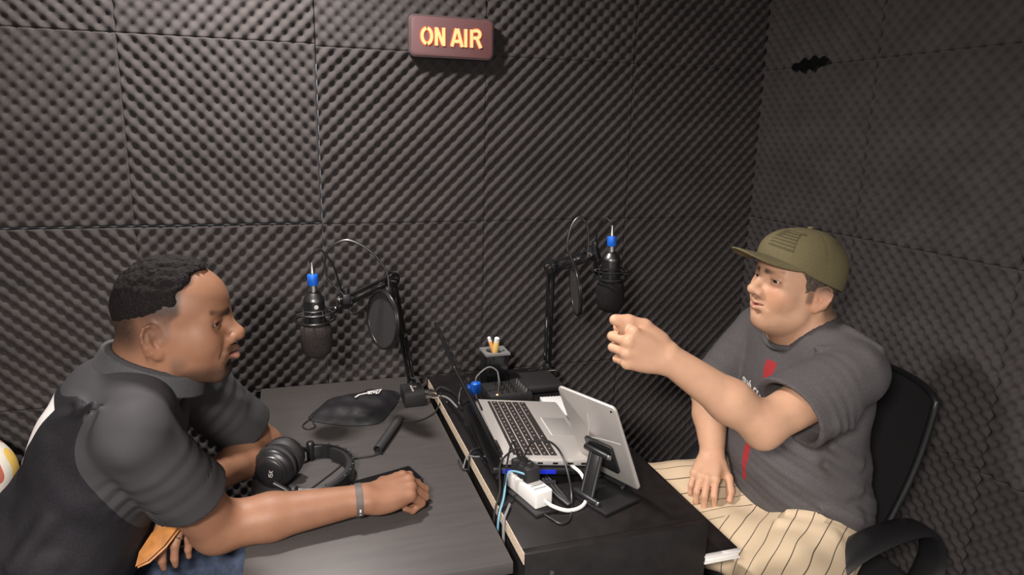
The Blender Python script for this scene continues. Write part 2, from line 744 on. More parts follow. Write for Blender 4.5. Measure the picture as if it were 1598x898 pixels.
def eye_islands(P, Q, mi, H, look=(1, 0, 0), r=0.0122):
    """append two eyeballs with iris and pupil as extra islands"""
    for s in (-1, 1):
        c = H.p((0.0735, s * 0.032, 0.0205))
        d = H.d(look)
        d = d / np.linalg.norm(d)
        a, b = ortho(Vector(d))
        a, b = np.array(a), np.array(b)
        R = r * H.s
        nv, nu = 14, 20
        vs, fs, ms = [], [], []
        for j in range(nv + 1):
            ph = PI * j / nv
            ph = ph * (0.55 + 0.45 * ph / PI)
            for i in range(nu):
                t = 2 * PI * i / nu
                vs.append(c + R * (d * math.cos(ph) + (a * math.cos(t) + b * math.sin(t)) * math.sin(ph)))
            if j < nv:
                for i in range(nu):
                    i2 = (i + 1) % nu
                    fs.append((j * nu + i, (j + 1) * nu + i, (j + 1) * nu + i2, j * nu + i2))
                    ms.append(3 if ph < 0.17 else (2 if ph < 0.47 else 1))
        o = len(P)
        P = np.concatenate([P, np.array(vs)])
        Q = np.concatenate([Q, np.array(fs) + o])
        mi = np.concatenate([mi, np.array(ms)])
    return P, Q, mi


def add_hand(F, w, fwd, side, curls, thumb, s=1.0, spread=0.0, fill=True, curl_side=0.0, tf=1.0):
    """w wrist, fwd to the knuckles, side to the thumb; dorsal normal n from handedness given by caller via side/fwd.
    curls: 4 triples of joint angles (deg).  thumb: three direction vectors in (f, s, n)."""
    f = V3(fwd) / np.linalg.norm(V3(fwd))
    sd, n = side
    sd = V3(sd) - f * (V3(sd) @ f)
    sd /= np.linalg.norm(sd)
    nn = np.cross(f, sd)
    if nn @ V3(n) < 0:
        nn = -nn
    w = V3(w)

    def L(a, b, c):
        return w + s * (f * a + sd * b + nn * c)
    kn = [(0.086, 0.027, 0.002), (0.091, 0.007, 0.004), (0.086, -0.013, 0.002), (0.077, -0.031, -0.002)]
    ln = [(0.043, 0.026, 0.021), (0.047, 0.030, 0.022), (0.043, 0.028, 0.021), (0.034, 0.021, 0.019)]
    rr = [(0.0100, 0.0088, 0.0078, 0.0066), (0.0103, 0.0090, 0.0079, 0.0067), (0.0098, 0.0086, 0.0075, 0.0064),
          (0.0088, 0.0076, 0.0066, 0.0057)]
    for (a, b, c) in kn:
        F.add(cone(L(0.004, b * 0.55, 0), L(a, b, c), 0.0165 * s, 0.0112 * s), 0.012)
    F.add(ell(L(0.048, 0.0, -0.010), V3((0.046, 0.038, 0.0145)) * s, np.stack([f, sd, nn], 1)), 0.014)
    F.add(ell(L(0.034, 0.026, -0.014), V3((0.032, 0.015, 0.0135)) * s, np.stack([f, sd, nn], 1)), 0.012)
    F.add(ell(L(0.036, -0.024, -0.012), V3((0.034, 0.013, 0.0140)) * s, np.stack([f, sd, nn], 1)), 0.012)
    tips = []
    for i in range(4):
        p = np.array(kn[i])
        ang = 0
        sp = spread * (1.5 - i) + curl_side
        for j in range(3):
            ang += math.radians(curls[i][j])
            dv = np.array([math.cos(ang) * math.cos(sp), math.sin(sp) * math.cos(ang), -math.sin(ang)])
            q = p + dv * ln[i][j]
            F.add(cone(L(*p), L(*q), rr[i][j] * s, rr[i][j + 1] * s), 0.0035)
            if j == 0:
                F.add(ell(L(*p), V3((0.0105, 0.0105, 0.0105)) * s), 0.006)
            p = q
        tips.append((L(*p), dv))
    p = np.array((0.022, 0.026, -0.010))
    tl, tr = (0.040, 0.033, 0.026), (0.0145 * tf, 0.0112 * tf, 0.0106 * tf, 0.0086 * tf)
    for j in range(3):
        dv = np.array(thumb[j], dtype=float)
        dv /= np.linalg.norm(dv)
        q = p + dv * tl[j]
        F.add(cone(L(*p), L(*q), tr[j] * s, tr[j + 1] * s), 0.006 if j else 0.012)
        p = q
    tips.append((L(*p), dv))
    return tips, L


def skin_mat(name, base, lip, hair, rough=0.5, spot=0.12):
    m = bpy.data.materials.new(name)
    nt, b = nodes_of(m)
    N, Lk = nt.nodes, nt.links
    tc = N.new('ShaderNodeTexCoord')
    n = N.new('ShaderNodeTexNoise')
    n.inputs['Scale'].default_value = 28
    n.inputs['Detail'].default_value = 6
    Lk.new(tc.outputs['Object'], n.inputs['Vector'])
    r = N.new('ShaderNodeValToRGB')
    r.color_ramp.elements[0].position = 0.3
    r.color_ramp.elements[1].position = 0.72
    r.color_ramp.elements[0].color = (base[0] * (1 - spot * 0.6), base[1] * (1 - spot), base[2] * (1 - spot), 1)
    r.color_ramp.elements[1].color = (base[0] * (1 + spot * 0.5), base[1] * (1 + spot * 0.6), base[2] * (1 + spot * 0.6), 1)
    Lk.new(n.outputs['Fac'], r.inputs['Fac'])
    cur = r.outputs['Color']
    for an, colr in (('flush', (base[0] * 1.05, base[1] * 0.80, base[2] * 0.74)), ('lip', lip), ('hair', hair)):
        at = N.new('ShaderNodeAttribute')
        at.attribute_name = an
        mx = N.new('ShaderNodeMix')
        mx.data_type = 'RGBA'
        mx.inputs['B'].default_value = tuple(colr) + (1,)
        Lk.new(cur, mx.inputs['A'])
        if an == 'hair':
            n3 = N.new('ShaderNodeTexNoise')
            n3.inputs['Scale'].default_value = 900
            Lk.new(tc.outputs['Object'], n3.inputs['Vector'])
            mr = N.new('ShaderNodeMapRange')
            mr.inputs['From Min'].default_value = 0.35
            mr.inputs['From Max'].default_value = 0.65
            mr.inputs['To Min'].default_value = 0.8
            mr.inputs['To Max'].default_value = 1.15
            mr.clamp = True
            Lk.new(n3.outputs['Fac'], mr.inputs['Value'])
            mu = N.new('ShaderNodeMath')
            mu.operation = 'MULTIPLY'
            mu.use_clamp = True
            Lk.new(at.outputs['Fac'], mu.inputs[0])
            Lk.new(mr.outputs['Result'], mu.inputs[1])
            Lk.new(mu.outputs['Value'], mx.inputs['Factor'])
        else:
            Lk.new(at.outputs['Fac'], mx.inputs['Factor'])
        cur = mx.outputs['Result']
    Lk.new(cur, b.inputs['Base Color'])
    b.inputs['Roughness'].default_value = rough
    b.inputs['Specular IOR Level'].default_value = 0.32
    b.inputs['Subsurface Weight'].default_value = 0.12
    b.inputs['Subsurface Radius'].default_value = (1.0, 0.4, 0.25)
    b.inputs['Subsurface Scale'].default_value = 0.006
    n2 = N.new('ShaderNodeTexNoise')
    n2.inputs['Scale'].default_value = 300
    Lk.new(tc.outputs['Object'], n2.inputs['Vector'])
    bp = N.new('ShaderNodeBump')
    bp.inputs['Strength'].default_value = 0.12
    bp.inputs['Distance'].default_value = 0.001
    Lk.new(n2.outputs['Fac'], bp.inputs['Height'])
    Lk.new(bp.outputs['Normal'], b.inputs['Normal'])
    return m


def person_mesh(F, H, look, mats, masks, smooth=1):
    P, Q = F.extract(smooth)
    nskin = len(P)
    att = masks(P)
    mi = np.zeros(len(Q), dtype=np.int32)
    P, Q, mi = eye_islands(P, Q, mi, H, look)
    me = np_mesh('person', P, Q)
    for k, v in att.items():
        attr(me, k, np.concatenate([v, np.zeros(len(P) - nskin)]))
    me.polygons.foreach_set('material_index', mi)
    return link_mesh('person', me, mats, None, None, True, None)


# ------------------------------------------------------------------ materials
M = {}
M['foam'] = mat('charcoal_foam', (0.060, 0.054, 0.053), 0.95, spec=0.15, noise=(9, 0.16), bump=(500, 0.4, 0.002))
M['wall_paint'] = mat('pale_wall_paint', (0.55, 0.58, 0.64), 0.8)
M['tape'] = mat('blue_grey_wall', (0.20, 0.22, 0.27), 0.8)
M['dark_paint'] = mat('dark_wall_paint', (0.08, 0.075, 0.075), 0.9)
M['ceiling'] = mat('ceiling_paint', (0.62, 0.60, 0.58), 0.9)
M['carpet'] = mat('dark_carpet', (0.035, 0.033, 0.033), 0.95, noise=(60, 0.3), bump=(300, 0.5, 0.004))
M['gap_shade'] = mat('black_gap_shade', (0.006, 0.006, 0.006), 1.0, spec=0.0)  # shade inside the foam gap, put into a black colour
M['desk_grey'] = mat('grey_wood_laminate', (0.066, 0.0600, 0.0575), 0.45, noise=(14, 0.09), stretch=(0.6, 5, 1),
                     bump=(60, 0.08, 0.001))
M['desk_grey_edge'] = mat('grey_edge_band', (0.12, 0.11, 0.105), 0.5)
M['desk_black'] = mat('black_laminate', (0.011, 0.0095, 0.0095), 0.42, spec=0.32, noise=(30, 0.3), bump=(150, 0.05, 0.001))
M['chipboard'] = mat('raw_chipboard', (0.62, 0.50, 0.37), 0.8, noise=(180, 0.25))
M['black_plastic'] = mat('black_plastic', (0.012, 0.012, 0.013), 0.38)
M['black_gloss'] = mat('glossy_black_plastic', (0.008, 0.008, 0.009), 0.15)
M['black_matte'] = mat('matte_black_plastic', (0.016, 0.015, 0.016), 0.62)
M['black_metal'] = mat('black_painted_metal', (0.018, 0.018, 0.019), 0.3, metal=0.3)
M['chrome'] = mat('chrome', (0.75, 0.74, 0.72), 0.18, metal=1.0)
M['steel'] = mat('brushed_steel', (0.45, 0.45, 0.44), 0.35, metal=1.0)
M['dark_steel'] = mat('dark_steel', (0.16, 0.16, 0.16), 0.35, metal=1.0)
M['blue'] = mat('blue_plastic', (0.008, 0.14, 0.72), 0.4)
M['windscreen'] = mat('black_windscreen_foam', (0.038, 0.032, 0.031), 0.98, spec=0.1, noise=(350, 0.4), bump=(700, 0.9, 0.002))
M['windscreen_dark'] = mat('dark_windscreen_foam', (0.018, 0.016, 0.017), 0.98, spec=0.1, noise=(350, 0.4), bump=(700, 0.9, 0.002))
M['mesh_fabric'] = mat('black_mesh_fabric', (0.022, 0.021, 0.022), 0.9, noise=(500, 0.4), bump=(900, 0.5, 0.001))
M['white_plastic'] = mat('white_plastic', (0.78, 0.76, 0.73), 0.4)
M['white_print'] = mat('white_print', (0.72, 0.69, 0.67), 0.7)
M['silver'] = mat('silver_aluminium', (0.56, 0.53, 0.50), 0.42, metal=0.35)
M['keycap'] = mat('dark_keycaps', (0.030, 0.022, 0.020), 0.55)
M['key_letter'] = mat('pale_key_legend', (0.45, 0.42, 0.40), 0.6)
M['screen'] = mat('dark_screen', (0.006, 0.006, 0.007), 0.12)
M['touchpad'] = mat('touchpad_grey', (0.42, 0.40, 0.38), 0.4, metal=0.3)
M['paper'] = mat('white_paper', (0.80, 0.79, 0.78), 0.8)
M['yellow'] = mat('yellow_plastic', (0.75, 0.52, 0.16), 0.4)
M['orange'] = mat('orange_wood', (0.62, 0.30, 0.09), 0.5)
M['pale_blue'] = mat('pale_blue_cable', (0.16, 0.36, 0.48), 0.45)
M['grey_cable'] = mat('grey_cable', (0.20, 0.20, 0.20), 0.5)
M['leather'] = mat('tan_leather', (0.40, 0.165, 0.045), 0.5, noise=(60, 0.2))
M['ring'] = mat('silver_ring', (0.8, 0.77, 0.72), 0.2, metal=1.0)
M['band'] = mat('grey_silicone', (0.085, 0.072, 0.068), 0.6)
M['nylon'] = mat('black_nylon', (0.013, 0.012, 0.014), 0.55, spec=0.35, bump=(60, 0.25, 0.006))
M['chair_fabric'] = mat('black_chair_mesh', (0.014, 0.013, 0.014), 0.75, noise=(400, 0.4), bump=(500, 0.5, 0.001))
M['led_blue'] = mat('blue_led', (0.01, 0.02, 0.3), 0.4, emit=((0.015, 0.04, 1.0), 0.35))
M['led_orange'] = mat('orange_led', (0.4, 0.1, 0.02), 0.4, emit=((1.0, 0.38, 0.16), 4.0))
M['sign_face'] = mat('red_acrylic', (0.115, 0.066, 0.070), 0.5, emit=((1.0, 0.14, 0.08), 0.05))
M['sign_case'] = mat('sign_case', (0.075, 0.05, 0.05), 0.4)
M['sign_letter'] = mat('lit_letters', (0.3, 0.2, 0.08), 0.5, emit=((1.0, 0.62, 0.25), 1.0))
M['sign_glow'] = mat('red_letter_edge', (0.3, 0.05, 0.03), 0.5, emit=((1.0, 0.13, 0.05), 0.45))
M['lamp'] = mat('lamp_diffuser', (0.9, 0.9, 0.9), 0.5, emit=((1.0, 0.93, 0.85), 2.0))

# ------------------------------------------------------------------ the room
GY = 2.098      # mean surface of the foam on the back wall
GX = 1.566      # mean surface of the foam on the right wall
PW, PH = 0.4937, 0.5


def struct(name, mb, m, **k):
    return tag(mb.build(name, m, **k), kind='structure')


struct('floor', MB().box((0.35, 0.75, -0.04), (2.75, 3.0, 0.08)), M['carpet'])
struct('ceiling', MB().box((0.35, 0.75, 2.44), (2.75, 3.0, 0.08)), M['ceiling'])
wall_back = struct('wall_back', MB().box((0.35, GY + 0.066, 1.2), (2.75, 0.08, 2.4)), M['wall_paint'])
wall_right = struct('wall_right', MB().box((GX + 0.066, 0.75, 1.2), (0.08, 2.6, 2.4)), M['wall_paint'])
struct('wall_left', MB().box((-0.97, 0.75, 1.2), (0.08, 2.6, 2.4)), M['dark_paint'])


def foam_mesh(name, A, B, w, h, n=92):
    P = 0.5 / 12
    nx, nz = max(8, int(n * w / 0.5)), n
    x = np.linspace(0, w, nx + 1)
    z = np.linspace(0, h, nz + 1)
    X, Z = np.meshgrid(x, z, indexing='xy')
    u = 2 * PI * (X + Z) / P
    v = 2 * PI * (X - Z) / P
    t_ = (A * np.cos(u) + B * np.cos(v)) / (A + B)          # -1 in the pits, 1 on the crests
    hgt = (A + B) * (1 - 2.0 * ((1 - t_) / 2) ** 1.7) * 0.62
    edge = np.minimum(np.minimum(X, w - X), np.minimum(Z, h - Z))
    Y = -hgt
    Y = np.minimum(Y, 0.016)
    vs = np.stack([X, Y, Z], -1).reshape(-1, 3)
    W = nx + 1
    i, j = np.meshgrid(np.arange(nx), np.arange(nz), indexing='xy')
    a = (j * W + i).ravel()
    Q = np.stack([a, a + 1, a + W + 1, a + W], 1)
    rim = [k for k in range(W)] + [k * W + nx for k in range(1, nz + 1)] + [nz * W + k for k in range(nx - 1, -1, -1)] \
        + [k * W for k in range(nz - 1, 0, -1)]
    o = len(vs)
    back = vs[rim].copy()
    back[:, 1] = 0.022
    vs = np.concatenate([vs, back])
    m = len(rim)
    side = np.array([(rim[(k + 1) % m], rim[k], o + k, o + (k + 1) % m) for k in range(m)])
    me = np_mesh(name, vs, np.concatenate([Q, side]))
    me.materials.append(M['foam'])
    me.shade_smooth()
    return me


FO = {'/': foam_mesh('acoustic_foam_panel', 0.0036, 0.0070, PW, PH), '\\': foam_mesh('acoustic_foam_panel', 0.0070, 0.0036, PW, PH),
      'o': foam_mesh('acoustic_foam_panel', 0.0058, 0.0058, PW, PH)}


def foam(wall, kind, loc, rot=0.0, tilt=0.0):
    o = bpy.data.objects.new('acoustic_foam_panel', FO[kind])
    o.location = loc
    o.rotation_euler = (tilt, 0, rot)
    o.parent = wall
    COL.objects.link(o)
    return o


back_rows = {-1: '/o/o/', 0: '\\o///', 1: '\\/o//', 2: '/\\///', 3: 'o/\\o/'}
for r, kinds in back_rows.items():
    for c, kd in enumerate(kinds):
        x = 0.0836 + (c - 2) * PW + (0.0011 if c >= 2 else -0.0011)
        z = 0.2296 + r * PH
        # the upper left panels hang a little off the row below them
        lift = 0.006 if (r >= 2 and c <= 1) else 0.0
        if z + PH > 2.4:
            continue
        foam(wall_back, kd, (x, GY, z + lift), 0.0, 0.0)
right_rows = {-1: 'o/o/', 0: '/o/o', 1: 'oo/o', 2: '////', 3: 'o/oo'}
for r, kinds in right_rows.items():
    for c, kd in enumerate(kinds):
        z = 0.2296 + r * PH
        if z + PH > 2.4:
            continue
        foam(wall_right, kd, (GX, GY - 0.002 - c * PW, z), -PI / 2)

struct('trim_4', MB().box((-0.918, GY + 0.012, 1.2), (0.030, 0.024, 2.38)), M['foam'])
struct('trim_3', MB().box((GX + 0.010, GY + 0.010, 1.2), (0.024, 0.024, 2.38)), M['foam'])
# a pale strip of wall shows in the open joint between two panel columns
struct('trim_1', MB().box((0.0836, GY + 0.006, 1.46), (0.0020, 0.012, 0.46)), M['tape'])
struct('trim_2', MB().box((0.0836, GY + 0.006, 0.99), (0.0012, 0.012, 0.46)), M['tape'])
# raised black patch painting the shade where two right-wall panels have pulled apart
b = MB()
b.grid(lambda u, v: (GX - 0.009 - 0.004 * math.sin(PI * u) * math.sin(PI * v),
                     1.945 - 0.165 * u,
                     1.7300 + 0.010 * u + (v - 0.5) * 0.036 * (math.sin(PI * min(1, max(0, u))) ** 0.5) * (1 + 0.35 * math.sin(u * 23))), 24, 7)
b.build('foam_gap_shade', M['gap_shade'], wall_right)


def ceiling_lamp(x, y, label):
    t = thing('ceiling_lamp', label, 'lamp', (x, y, 2.4))
    MB().lathe([(0, 0), (0.11, 0), (0.115, -0.006), (0.11, -0.022), (0.095, -0.026)], (x, y, 2.4)).build('lamp_base', M['white_plastic'], t)
    MB().lathe([(0.095, -0.024), (0.07, -0.032), (0, -0.036)], (x, y, 2.4)).build('diffuser', M['lamp'], t)


ceiling_lamp(-0.12, 1.66, 'round white ceiling lamp above the table near the back wall')
t = thing('fill_pendant', 'added white pendant for fill light, unseen at the open entry side of the booth', 'lamp', (-0.36, -0.22, 2.4))  # unseen pendant, made up to carry the added entry fill
MB().lathe([(0, 0), (0.05, 0), (0.045, -0.02), (0, -0.025)], (-0.36, -0.22, 2.4)).build('ceiling_rose', M['white_plastic'], t)
MB().cyl((-0.36, -0.22, 1.87), (-0.36, -0.22, 2.385), 0.003, 0.003, 8).build('cord', M['white_plastic'], t)
MB().lathe([(0.0, 0.09), (0.03, 0.09), (0.15, 0.02), (0.17, 0.0), (0.168, 0.0), (0.148, 0.018), (0.03, 0.084), (0, 0.084)], (-0.36, -0.22, 1.79), (0, 0, 1), 32).build('shade', M['white_plastic'], t)

# ------------------------------------------------------------------ desks
LZ, RZ = 0.740, 0.758       # desk tops
lx0, lx1, ly0, ly1 = -0.113, 0.358, 1.062, 2.075
t = thing('desk', 'grey wood-grain desk under the headphones and the man in black shirt', 'desk', (lx0 + 0.2, 1.55, 0))
b = MB()
b.box(((lx0 + lx1) / 2, (ly0 + ly1) / 2, LZ - 0.0125), (lx1 - lx0, ly1 - ly0, 0.025), 0.002)
b.build('desktop', M['desk_grey'], t)
for y in (ly0 + 0.06, ly1 - 0.05):
    MB().box(((lx0 + lx1) / 2 + 0.06, y, (LZ - 0.025) / 2), (lx1 - lx0 - 0.16, 0.018, LZ - 0.025), 0.001).build('side_panel', M['desk_grey_edge'], t)
MB().box((lx1 - 0.03, (ly0 + ly1) / 2, 0.50), (0.018, ly1 - ly0 - 0.14, 0.40), 0.001).build('back_panel', M['desk_grey_edge'], t)

rx0, rx1, ry0, ry1 = 0.377, 0.763, 1.052, 2.010
t = thing('desk', 'black laminate desk with raw pale edge under the open laptop', 'desk', (0.57, 1.5, 0))
MB().box(((rx0 + rx1) / 2, (ry0 + ry1) / 2 + 0.009, RZ - 0.0125), (rx1 - rx0, ry1 - ry0 - 0.018, 0.025), 0.0008).build('desktop', M['desk_black'], t)
MB().box((rx0 - 0.0006, (ry0 + ry1) / 2 - 0.01, RZ - 0.0125), (0.0014, ry1 - ry0 - 0.03, 0.0235)).build('edge_band', M['chipboard'], t)
sp = MB().box(((rx0 + rx1) / 2, ry0 + 0.0088, (RZ - 0.0004) / 2), (rx1 - rx0, 0.0176, RZ - 0.0004), 0.0012).build('side_panel', M['desk_black'], t)
b = MB()
b.cyl((0.430, ry0 + 0.002, 0.711), (0.430, ry0 - 0.002, 0.711), 0.0052, 0.0045)
b.build('screw_cap', M['steel'], sp)
MB().box(((rx0 + rx1) / 2 - 0.005, ry1 - 0.02, (RZ - 0.025) / 2), (rx1 - rx0 - 0.012, 0.018, RZ - 0.026), 0.001).build('side_panel', M['desk_black'], t)
MB().box((rx0 + 0.012, (ry0 + ry1) / 2, 0.50), (0.016, ry1 - ry0 - 0.06, 0.44), 0.001).build('back_panel', M['desk_black'], t)
tr = MB().box((0.6375, 1.44, 0.676), (0.415, 0.76, 0.016), 0.001).build('keyboard_tray', M['desk_black'], t)
b = MB()
b.box((0.803, 1.054, 0.682), (0.084, 0.010, 0.0035), 0.0008)
b.box((0.803, 1.054, 0.668), (0.084, 0.010, 0.0035), 0.0008)
b.box((0.803, 1.0575, 0.675), (0.084, 0.003, 0.016), 0.0008)
b.build('slide_rail', M['white_plastic'], tr)

# ------------------------------------------------------------------ ON AIR sign
t = thing('on_air_sign', 'lit red sign reading ON AIR on the foam back wall', 'sign', (0.467, GY - 0.005, 1.771))


def rrect(w, h, r, n=6):
    out = []
    for cx_, cy_, a0 in ((w / 2 - r, h / 2 - r, 0), (-w / 2 + r, h / 2 - r, 90), (-w / 2 + r, -h / 2 + r, 180), (w / 2 - r, -h / 2 + r, 270)):
        for k in range(n + 1):
            a = math.radians(a0 + 90 * k / n)
            out.append((cx_ + r * math.cos(a), cy_ + r * math.sin(a)))
    return out


SF = Matrix(((1, 0, 0, 0.467), (0, 0, -1, GY - 0.005), (0, 1, 0, 1.771), (0, 0, 0, 1)))   # local z towards the room
MB().prism(rrect(0.252, 0.117, 0.018), 0.028, SF, 0.003).build('sign_case', M['sign_case'], t)
MB().prism(rrect(0.240, 0.106, 0.014), 0.0015, SF @ Matrix.Translation((0, 0, 0.028)), 0.0005).build('sign_face', M['sign_face'], t)


def arc(cx_, cy_, rx, ry, a0, a1, n=14):
    return [(cx_ + rx * math.cos(math.radians(a0 + (a1 - a0) * k / n)), cy_ + ry * math.sin(math.radians(a0 + (a1 - a0) * k / n))) for k in range(n + 1)]


def letter_strokes():
    H = 0.050
    y0, y1 = -H / 2, H / 2
    out = []
    # O in two halves
    out.append((0, arc(-0.072, 0, 0.0140, 0.0207, 97, 263)))
    out.append((0, arc(-0.072, 0, 0.0140, 0.0207, -83, 83)))
    # N
    out.append((1, [(-0.0445, y0), (-0.0445, y1)]))
    out.append((1, [(-0.0430, y1 - 0.004), (-0.0245, y0 + 0.004)]))
    out.append((1, [(-0.0230, y0), (-0.0230, y1)]))
    # A
    out.append((2, [(0.0010, y0), (0.0150, y1)]))
    out.append((2, [(0.0180, y1), (0.0320, y0)]))
    out.append((2, [(0.0070, -0.010), (0.0260, -0.010)]))
    # I
    out.append((3, [(0.0425, y0), (0.0425, y1)]))
    # R
    out.append((4, [(0.0600, y0), (0.0600, y1)]))
    out.append((4, [(0.0655, y1 - 0.0040)] + arc(0.0745, 0.0125, 0.0105, 0.0105, 90, -90) + [(0.0655, 0.0020)]))
    out.append((4, [(0.0745, 0.0035), (0.0880, y0)]))
    return out


for i in range(5):
    b, g = MB(), MB()
    for li, pts in letter_strokes():
        if li == i:
            pts = [(x - 0.003, y) for x, y in pts]
            b.stroke(pts, 0.0086, 0.0022, SF @ Matrix.Translation((0, 0, 0.0300 + 0.0001 * len(b.v) / 16)))
            g.stroke(pts, 0.0150, 0.0009, SF @ Matrix.Translation((0, 0, 0.0292 + 0.00003 * len(g.v) / 16)))
    lo = b.build('letter', M['sign_letter'], t, smooth=False)
    g.build('letter_surround', M['sign_glow'], lo, smooth=False)
# ------------------------------------------------------------------ boom stands, microphones, pop filters
def boom_stand(name_label, base, elbow, joint, springs=True):
    base, elbow, joint = Vector(base), Vector(elbow), Vector(joint)
    t = thing('boom_stand', name_label, 'mic stand', base, 'scissor arm microphone stands')
    d1 = (elbow - base).normalized()
    side = Vector((1, 0, 0)) if abs(d1.x) < 0.7 else Vector((0, 1, 0))
    hor = (joint - elbow)
    hor.z = 0
    hor.normalize()
    lat = hor.cross(Vector((0, 0, 1)))       # thickness direction of the flat arms
    # clamp on the desk edge
    b = MB()
    b.box(base + Vector((0, 0, 0.006)), (0.050, 0.062, 0.012), 0.003)
    b.cyl(base, base + Vector((0, 0, 0.040)), 0.016, 0.013, 20, 0.002)
    b.cyl(base + Vector((0.0, -0.013, 0.028)), base + Vector((0, -0.040, 0.028)), 0.004, 0.004, 10)
    b.build('clamp', M['black_metal'], t)
    b = MB()
    b.cyl(base + Vector((-0.012, -0.040, 0.028)), base + Vector((0.012, -0.040, 0.028)), 0.0035, 0.0035, 10)
    b.build('clamp_screw', M['chrome'], t)
    lo = base + Vector((0, 0, 0.040))
    # lower arm: two parallel square bars
    u = (elbow - lo).normalized()
    w = u.cross(lat).normalized()
    for s in (-1, 1):
        b = MB()
        a0, a1 = lo + w * (0.0085 * s) + u * 0.006, elbow + w * (0.0085 * s)
        Fm = frame(a0, u, lat)
        b.M = Fm
        L = (a1 - a0).length
        b.box((L / 2, 0, 0), (L, 0.0085, 0.0085), 0.001)
        b.build('lower_bar', M['black_metal'], t)
    if springs:
        for s in (-1, 1):
            pts = []
            a0, a1 = lo + u * 0.03 + lat * (0.0125 * s), lo + u * 0.165 + lat * (0.0125 * s)
            n = 30 * 8
            for k in range(n + 1):
                q = a0.lerp(a1, k / n)
                an = 2 * PI * k / 8
                pts.append(q + (w * math.cos(an) + lat * math.sin(an)) * 0.0038)
            MB().tube(pts, 0.00075, 5).build('spring', M['dark_steel'], t)
        MB().cyl(lo + u * 0.168 - lat * 0.018, lo + u * 0.168 + lat * 0.018, 0.0022, 0.0022, 8).build('spring_pin', M['steel'], t)
    # elbow joint
    b = MB()
    for s in (-1, 1):
        b.cyl(elbow + lat * (0.006 * s) - u * 0.002, elbow + lat * (0.009 * s) - u * 0.002, 0.022, 0.022, 20, 0.001)
    b.build('elbow_bracket', M['black_metal'], t)
    b = MB()
    b.cyl(elbow - lat * 0.024 + w * 0.009, elbow + lat * 0.024 + w * 0.009, 0.0032, 0.0032, 10)
    b.cyl(elbow - lat * 0.013 - w * 0.009, elbow + lat * 0.013 - w * 0.009, 0.0042, 0.0042, 10)
    b.build('elbow_screw', M['chrome'], t)
    # upper arm
    u2 = (joint - elbow).normalized()
    w2 = u2.cross(lat).normalized()
    for s in (-1, 1):
        b = MB()
        a0, a1 = elbow + w2 * (0.010 * s), joint + w2 * (0.010 * s)
        b.M = frame(a0, u2, lat)
        L = (a1 - a0).length
        b.box((L / 2, 0, 0), (L, 0.0085, 0.0085), 0.001)
        b.build('upper_bar', M['black_metal'], t)
    if springs:
        pts = []
        a0, a1 = elbow + u2 * 0.015 + lat * 0.011, elbow.lerp(joint, 0.7) + lat * 0.011
        n = 22 * 8
        for k in range(n + 1):
            q = a0.lerp(a1, k / n)
            an = 2 * PI * k / 8
            pts.append(q + (w2 * math.cos(an) + lat * math.sin(an)) * 0.0036)
        MB().tube(pts, 0.00075, 5).build('spring', M['dark_steel'], t)
    # head joint
    b = MB()
    b.box(joint, (0.026, 0.020, 0.036), 0.003, rot=Matrix(((u2.x, lat.x, w2.x), (u2.y, lat.y, w2.y), (u2.z, lat.z, w2.z))))
    b.cyl(joint + Vector((0, 0, 0.012)), joint + Vector((0, 0, 0.034)), 0.009, 0.009, 16, 0.001)
    b.build('head_joint', M['black_metal'], t)
    b = MB()
    b.cyl(joint - lat * 0.018, joint + lat * 0.022, 0.0062, 0.0062, 12, 0.001)
    b.cyl(joint + lat * 0.022, joint + lat * 0.030, 0.009, 0.008, 12, 0.001)
    b.build('joint_knob', M['chrome'], t)
    return t


